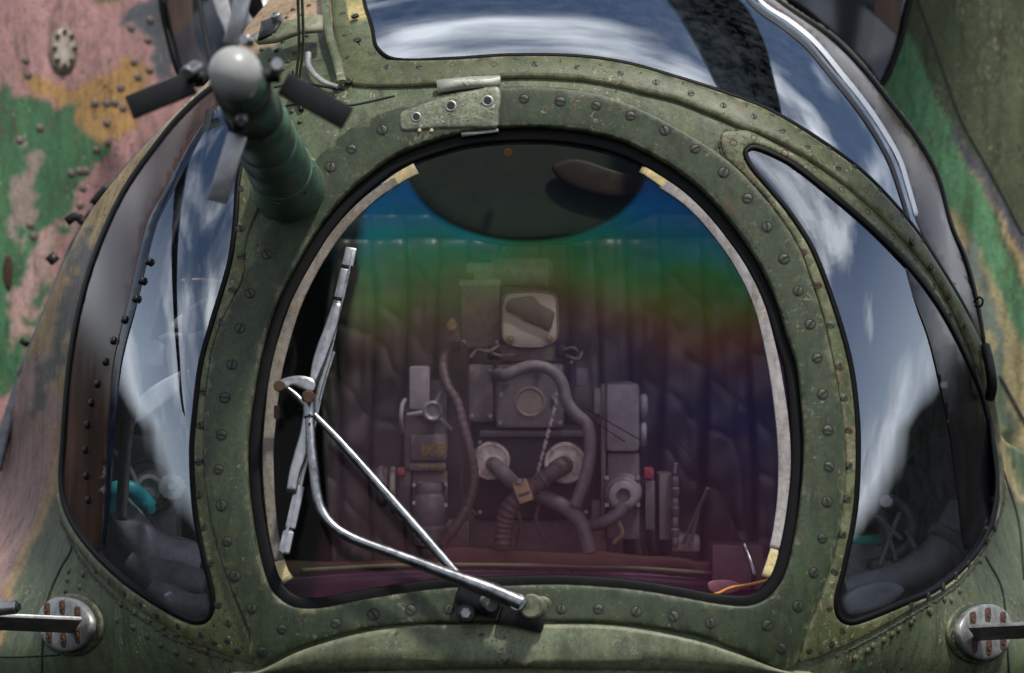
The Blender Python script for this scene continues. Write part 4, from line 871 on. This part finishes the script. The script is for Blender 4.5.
dk = slab('side_console', cr([(120,440),(150,436),(192,434),(192,480),(150,476),(122,470)], True, 5), .62, .05, M['eq'], None, 4); tag(dk, 'dark console top behind the lower left window', 'console')
cb2 = tube('cable_bundle', [V(100,480,.56), V(104,510,.56), V(114,545,.57), V(140,580,.57)], .026, M['hose'], None); tag(cb2, 'pale grey padded tube along the outer edge of the left window', 'tube')
pw = slab('side_pad', cr([(86,430),(104,440),(112,480),(104,520),(96,530),(84,500),(80,460)], True, 5), .52, .03, simple('pale_blue_pad', (.5, .53, .58), .6, var=.5, scale=20), None, 4); tag(pw, 'pale mottled padding inside the left rim', 'padding')
FB = simple('crumpled_dark_cloth', (.22, .225, .24), .7, var=.6, scale=14, bump=.5)
for nm_, pts, r_, lb_ in (('cloth_roll', [V(128,560,.40), V(150,572,.40), V(178,578,.40), V(205,584,.40)], [.02,.035,.03,.025], 'crumpled dark cloth roll under the elbow pipe behind the left window'),
                      ('cloth_roll', [V(150,585,.36), V(172,600,.36), V(192,606,.36), V(208,604,.36)], [.015,.028,.024,.02], 'small folded cloth in the bottom corner of the left window'),
                      ('cable', [V(112,450,.44), V(130,470,.44), V(140,500,.45), V(160,530,.45), V(196,545,.45)], [.006,.006], 'thin cable looping past the dial behind the left window')):
    o_ = tube(nm_, pts, .02, FB, None, rads=r_); tag(o_, lb_, nm_.replace('_', ' '))
# ---- seen through the right blister
hz = tube('air_duct', [V(845,590,.40), V(880,583,.40), V(915,570,.41), V(945,548,.42), V(958,530,.43), V(968,512,.44)], .03, simple('grey_duct', (.25, .26, .27), .5, var=.3), None, rads=[.028, .030, .032, .034, .040, .042]); tag(hz, 'thick grey duct curving along the bottom of the right window', 'duct')
cyl('duct_collar', V(948,545,.40), V(953,538,.405), .046, M['eq'], hz)
GB = simple('worn_dark_metal', (.09, .085, .08), .45, var=.5, scale=60, bump=.4)
gr = thing('control_grip', V(890, 545, .42), 'black control grip with white button behind the right window', 'control grip')
tube('stick', [V(884,572,.42), V(888,548,.41), V(884,525,.40), V(880,510,.39)], .012, GB, gr); tube('grip_loop', [V(870,570,.42), V(888,556,.40), V(906,545,.40), V(912,528,.40), V(906,510,.40), V(894,500,.40), V(876,502,.40), V(866,512,.40)], .010, GB, gr)
cyl('white_button', V(887,503,.385), V(886,501,.365), .012, simple('white_button', (.7, .7, .68), .4), gr); pbox('grip_block', 866, 488, 890, 506, .40, .05, M['brown'], gr, .008)
for p in (((884,520),(896,560)), ((900,512),(880,565)), ((876,515),(902,540)), ((906,530),(915,548))): cyl('link_rod', V(*p[0], .385), V(*p[1], .385), .005, M['eq'], gr)
pbox('clamp_block', 870, 560, 900, 574, .39, .05, GB, gr, .008)
tb = pbox('turquoise_bar', 850, 536, 884, 544, .45, .04, simple('dark_turquoise', (.03, .42, .30), .5), None, .003); tag(tb, 'turquoise bar behind the lower right window', 'bar')
st = slab('seat_cushion', cr([(845,600),(860,588),(890,582),(905,590),(890,604),(862,614),(848,614)], True, 5), .34, .05, simple('grey_cushion', (.34, .35, .38), .7, var=.3, scale=30), None, 6); tag(st, 'rounded grey cushion in the bottom corner of the right window', 'cushion')
ps_ = slab('side_console', cr([(846,548),(880,546),(900,560),(880,580),(848,584)], True, 5), .52, .04, M['eq2'], None, 4); tag(ps_, 'grey console top behind the lower right window', 'console')
bs = thing('mirrored_shapes', V(925, 440, .55), 'dark crossed tubes standing for shapes mirrored in the right window', 'reflection')  # tubes added in place of dark shapes mirrored in the glass
tube('mirrored_tube', [V(858,412,.45), V(885,408,.45), V(905,418,.45), V(922,440,.46), V(930,470,.48)], .014, M['black'], bs); tube('mirrored_tube', [V(932,405,.5), V(928,435,.5), V(905,462,.5), V(890,480,.5)], .008, M['black'], bs)
pbox('mirrored_box', 925, 440, 955, 510, .62, .08, M['dark'], bs)

# ---------------------------------------------------------------- fuselage behind, out of focus
YL = lambda px, py: 1.25 + .0012 * np.asarray(px, float) - .0004 * (np.asarray(py, float) - 200)
pL = blobs([(.35,.195,.20),
    ([(-60,88),(20,92),(50,106),(75,112),(92,134),(106,146),(102,160),(80,186),(62,215),(52,270),(28,350),(0,400),(-60,420)], (.04,.13,.06), 1.2),
    ([(15,74),(55,84),(90,78),(130,52),(152,70),(140,100),(124,128),(106,146),(90,130),(70,108),(40,98)], (.36,.21,.08), 1.0),
    ([(118,26),(128,10),(150,0),(170,-30),(175,80),(158,74),(152,60),(154,36),(130,24)], (.075,.08,.10), .5),
    ([(18,150),(40,140),(44,180),(30,230),(16,260),(20,200)], (.28,.22,.20), 1.2),
    ([(40,225),(58,215),(50,270),(20,345),(10,350),(24,280)], (.36,.24,.23), 1.0),
    ([(85,-30),(120,-30),(118,3),(95,5)], (.14,.12,.05), .6)])
sideL = panel('fuselage_side', lin([(-80,-60),(330,-60),(330,60),(230,120),(130,250),(60,400),(20,560),(-80,560)], 9), [], 0, .02, 2, M['camoL'], heli, f=YL, grid=4, paint=pL)
panel('fuselage_rail', ribbon([(262,34),(218,78),(187,106),(154,139),(122,174),(90,215),(68,258),(50,305),(26,365),(6,425),(-6,470)], [5,6,7,8,9,10,11,12]), [], 0, .02, 2, simple('grey_rail', (.10,.11,.13), .6, var=.5, scale=30), heli, f=lambda px, py: .86 + 0 * px, grid=8)
for pts, w in (([(93,212),(84,222),(76,216),(66,222)], 9), ([(108,186),(98,196),(92,204)], 7), ([(56,255),(48,262)], 10), ([(20,340),(28,345)], 6)):
    panel('torn_hole', ribbon(pts, w, 3), [], 0, .006, .5, M['black'], heli, f=lambda px, py: .835 + 0 * px, grid=8)
hat = panel('hatch_cover', cr([(63+12*math.cos(a), 50+21*math.sin(a)) for a in np.linspace(0, 6.283, 17)[:-1]], True, 4), [], .012, .014, 3, paint_mat('hatch_cream', (.48,.42,.38), chips=.8, dirt=.6), heli, f=YL, grid=6)
panel('hatch_gasket', cr([(63+15*math.cos(a), 51+24*math.sin(a)) for a in np.linspace(0, 6.283, 17)[:-1]], True, 4), [], .006, .008, 3, simple('hatch_rim', (.16,.12,.09), .6), heli, f=YL, grid=8)
rivets('side_rivet', [(95,103),(107,103),(115,103),(123,108),(107,123),(71,173),(80,171),(86,171),(97,150),(83,188),(80,205),(121,88),(138,77),(134,62),(131,28),(148,40),(150,20),(108,143),(26,60),(28,75),(40,128),(20,140),(150,70),(30,225),(34,236)], r=.010, mat=simple('dull_rivets', (.13, .09, .08), .6, var=.6, scale=60), par=sideL, f=YL)
for a in np.linspace(0, 6.283, 9)[:-1]:
    p, n = onS(63 + 10 * math.cos(a), 50 + 17 * math.sin(a), .014, YL); lathe('hatch_bolt', p, n, [(-.002, .006), (.004, .005), (.005, 0)], M['rust'], hat, 10)
slab('torn_hole', cr([(3,265),(7,254),(11,258),(12,275),(9,290),(4,285)], True, 3), 1.22, .006, M['rust'], heli)

YR = lambda px, py: 1.15 - .0006 * (np.asarray(px, float) - 900) + .0002 * (400 - np.asarray(py, float))
olive = (.095,.12,.065); wedge = (.15,.36,.19)
pR = blobs([olive,
    ([(860,100),(906,30),(932,90),(952,127),(979,177),(996,225),(1010,262),(1030,320),(1080,420),(1080,700),(900,700)], wedge, .25),
    ([(950,130),(975,177),(1000,220),(1024,285),(1080,410),(1080,330),(1030,262),(1013,222),(986,177),(960,135)], (.60,.46,.25), .3),
    ([(948,128),(956,126),(990,180),(1015,222),(1050,290),(1080,330),(1080,350),(1030,272),(1004,222),(980,182)], (.13,.13,.17), .3),
    ([(948,205),(962,222),(983,254),(1003,299),(1024,340),(1080,440),(1080,700),(980,700),(960,420),(950,300)], (.52,.44,.25), .5),
    ([(962,232),(975,240),(990,290),(1010,350),(1004,380),(985,330),(975,290)], (.22,.27,.24), .8),
    
    ([(985,345),(1000,370),(1012,410),(1020,450),(1008,440),(992,400)], (.20,.26,.20), .8),
    ([(990,440),(1010,430),(1050,500),(1080,600),(1000,600)], (.10,.14,.075), .6)])
panel('fuselage_side', lin([(760,-60),(1110,-60),(1110,640),(1000,640),(960,420),(930,250),(860,120)], 9), [], 0, .02, 2, M['camoR'], heli, f=YR, grid=4, paint=pR)
for pts, w in (([(918,0),(940,60),(962,120),(990,170),(1024,235)], 1.5), ([(1000,375),(1016,405),(1030,430)], 3)):
    panel('panel_seam', ribbon(pts, w), [], .003, .003, .5, M['dark'], heli, f=YR, grid=10)
tube('wire_loop', [V(974,302,.36), V(980,297,.34), V(983,300,.34), V(981,306,.35), V(975,306,.37)], .0022, M['black'], heli, seg=8)
tube('rim_hinge', [V(985,346,.42), V(989,362,.40), V(992,384,.40), V(990,398,.42)], .010, M['black'], heli)
# the pilot's canopy further back
for nm, poly, lining in (('l', [(160,-60),(163,0),(168,30),(182,77),(192,84),(212,76),(245,50),(290,10),(330,-60)], [(163,-50),(166,0),(172,34),(183,72),(196,76),(206,70),(196,40),(192,0),(192,-50)]),
                         ('r', [(740,-60),(770,-14),(806,12),(842,44),(866,68),(879,86),(893,60),(903,24),(912,-60)], [(876,-50),(874,20),(868,62),(879,80),(890,56),(900,20),(906,-50)])):
    P_ = cr(poly, True, 6); fb = lambda px, py: .95 + 0 * np.asarray(px, float) + .0012 * np.abs(np.asarray(px, float) - 525) * .3
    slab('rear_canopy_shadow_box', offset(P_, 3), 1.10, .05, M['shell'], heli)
    panel('rear_canopy_lining', cr(lining, True, 5), [], 0, .01, 3, M['brown'], heli, f=lambda px, py: 1.03 + 0 * px, grid=9)
    bulge = (lambda c: (lambda px, py: .95 + .000012 * (np.asarray(px, float) - c[0]) ** 2 + .000008 * (np.asarray(py, float) - c[1]) ** 2 + .0014 * (60 - np.asarray(py, float))))((235, 10) if nm == 'l' else (835, 20))
    g = panel('rear_canopy_glass', P_, [], 0, .005, 0, canopy_glass('rear_glass_' + nm, .05, .22, tint=(.7, .72, .75), rough=.22), heli, f=bulge, grid=8); front_only(g)
    panel('rear_canopy_rim', offset(P_, -3), [offset(P_, 2.5)], .01, .02, 2, M['rubber'], heli, f=bulge, grid=8)
panel('rear_frame_bar', ribbon([(214,-40),(220,0),(229,25),(238,46)], [15,16,14,12]), [], 0, .015, 2, simple('pale_frame_bar', (.50, .50, .50), .5), heli, f=lambda px, py: .90 + 0 * px, grid=9)
panel('rear_frame_bar', ribbon([(194,-40),(199,0),(206,40),(212,68)], [4,5,5,5]), [], 0, .015, 1.5, M['dark'], heli, f=lambda px, py: .92 + 0 * px, grid=9)
panel('rear_frame_bar', ribbon([(232,-40),(250,-5),(262,20),(275,28)], [22,20,16,10]), [], 0, .015, 2, M['rubber'], heli, f=lambda px, py: .91 + 0 * px, grid=9)

# ---------------------------------------------------------------- rotor overhead: out of the picture, mirrored in the glass
HUB = Vector((.5, 3.6, 4.45)); cyl('rotor_hub', HUB - Vector((0, 0, .25)), HUB + Vector((0, 0, .25)), .35, M['dark'], heli)
for e, wd in (((1.42, -.6, 4.2), .56), ((-8.0, -2.0, 4.2), .38)):
    e = Vector(e); d = (e - HUB).normalized(); sd_ = d.cross(Vector((0, 0, 1))).normalized(); up_ = sd_.cross(d)
    box('rotor_blade', (HUB + e) / 2, ((e - HUB).length, wd, .05), M['bladep'], heli, Matrix((d, sd_, up_)).transposed(), .015)

# ---------------------------------------------------------------- ground, sky, sun, camera
def ground():
    bm = bmesh.new(); s = 400
    v = [bm.verts.new((x, y, 0)) for x, y in ((-s, -s), (s, -s), (s, s), (-s, s))]; bm.faces.new(v)
    o = finish(bm, 'ground', simple('dark_tarmac', (.012, .012, .011), .9, var=.6, scale=1.5, spec=0), None, False); tag(o, kind='structure')
ground()
w = bpy.data.worlds.new('World'); SC.world = w; w.use_nodes = True; t = w.node_tree; t.nodes.clear()
SUN_EL, SUN_AZ = math.radians(64), math.radians(140)     # azimuth from +y towards +x
out = t.nodes.new('ShaderNodeOutputWorld'); bg = t.nodes.new('ShaderNodeBackground'); bg.inputs[1].default_value = .10
sky = t.nodes.new('ShaderNodeTexSky'); sky.sky_type = 'NISHITA'; sky.sun_disc = False; sky.sun_elevation = SUN_EL; sky.sun_rotation = SUN_AZ
tc = t.nodes.new('ShaderNodeTexCoord'); sep = t.nodes.new('ShaderNodeSeparateXYZ'); t.links.new(tc.outputs['Generated'], sep.inputs[0])
zz = mth(t, 'MAXIMUM', sep.outputs[2], .06)
cmb = t.nodes.new('ShaderNodeCombineXYZ'); t.links.new(mth(t, 'DIVIDE', sep.outputs[0], mth(t, 'ADD', zz, .25)), cmb.inputs[0]); t.links.new(mth(t, 'DIVIDE', sep.outputs[1], mth(t, 'ADD', zz, .25)), cmb.inputs[1])
mpz = t.nodes.new('ShaderNodeMapping'); mpz.inputs['Scale'].default_value = (.9, .9, 2.3); t.links.new(tc.outputs['Generated'], mpz.inputs[0])
n1 = mth(t, 'ADD', noi(t, mpz.outputs[0], 1.55, 5, .48, .25), 0.0)
cm = ramp(t, n1, [(.46, (0, 0, 0)), (.60, (1, 1, 1))]).outputs[0]
sh_ = noi(t, mpz.outputs[0], 3.2, 6, .5)
cc = ramp(t, sh_, [(.38, (4.2, 4.8, 6.0)), (.58, (18, 18.5, 19))]).outputs[0]
col = mixc(t, cm, sky.outputs[0], cc)
# hazy brightening low down, dark horizon band under it added for glass reflections
hz_ = ramp(t, sep.outputs[2], [(.12, (1, 1, 1)), (.55, (0, 0, 0))]).outputs[0]; col = mixc(t, mth(t, 'MULTIPLY', hz_, .30), col, (18, 19, 20.5))
tn = noi(t, tc.outputs['Generated'], 2.2, 2, .5); tl_ = mth(t, 'SUBTRACT', sep.outputs[2], mth(t, 'MULTIPLY', tn, .10))
tm = ramp(t, tl_, [(0.0, (1, 1, 1)), (.05, (0, 0, 0))]).outputs[0]; col = mixc(t, tm, col, (.16, .18, .16))
t.links.new(col, bg.inputs[0]); t.links.new(bg.outputs[0], out.inputs[0])
sl = bpy.data.lights.new('sun', 'SUN'); sl.energy = 4.2; sl.angle = math.radians(5); sl.color = (1, .96, .90); so = bpy.data.objects.new('sun', sl); COL.objects.link(so)
sd = Vector((math.sin(SUN_AZ) * math.cos(SUN_EL), math.cos(SUN_AZ) * math.cos(SUN_EL), math.sin(SUN_EL)))
so.rotation_euler = sd.to_track_quat('Z', 'Y').to_euler(); so.location = sd * 10
cd = bpy.data.cameras.new('camera'); cam = bpy.data.objects.new('camera', cd); COL.objects.link(cam); cam.location = (0, -D, ZC); cam.rotation_euler = (math.pi / 2, 0, 0)
cd.sensor_width = 36; cd.lens = 36 * D / (1024 * K); cd.clip_end = 1000; cd.clip_start = .1
cd.dof.use_dof = True; cd.dof.focus_distance = 4.12; cd.dof.aperture_fstop = 2.4
SC.camera = cam
SC.view_settings.view_transform = 'Standard'; SC.view_settings.look = 'None'; SC.view_settings.exposure = -.15; SC.view_settings.gamma = 1
SC.cycles.transparent_max_bounces = 24; SC.cycles.max_bounces = 8
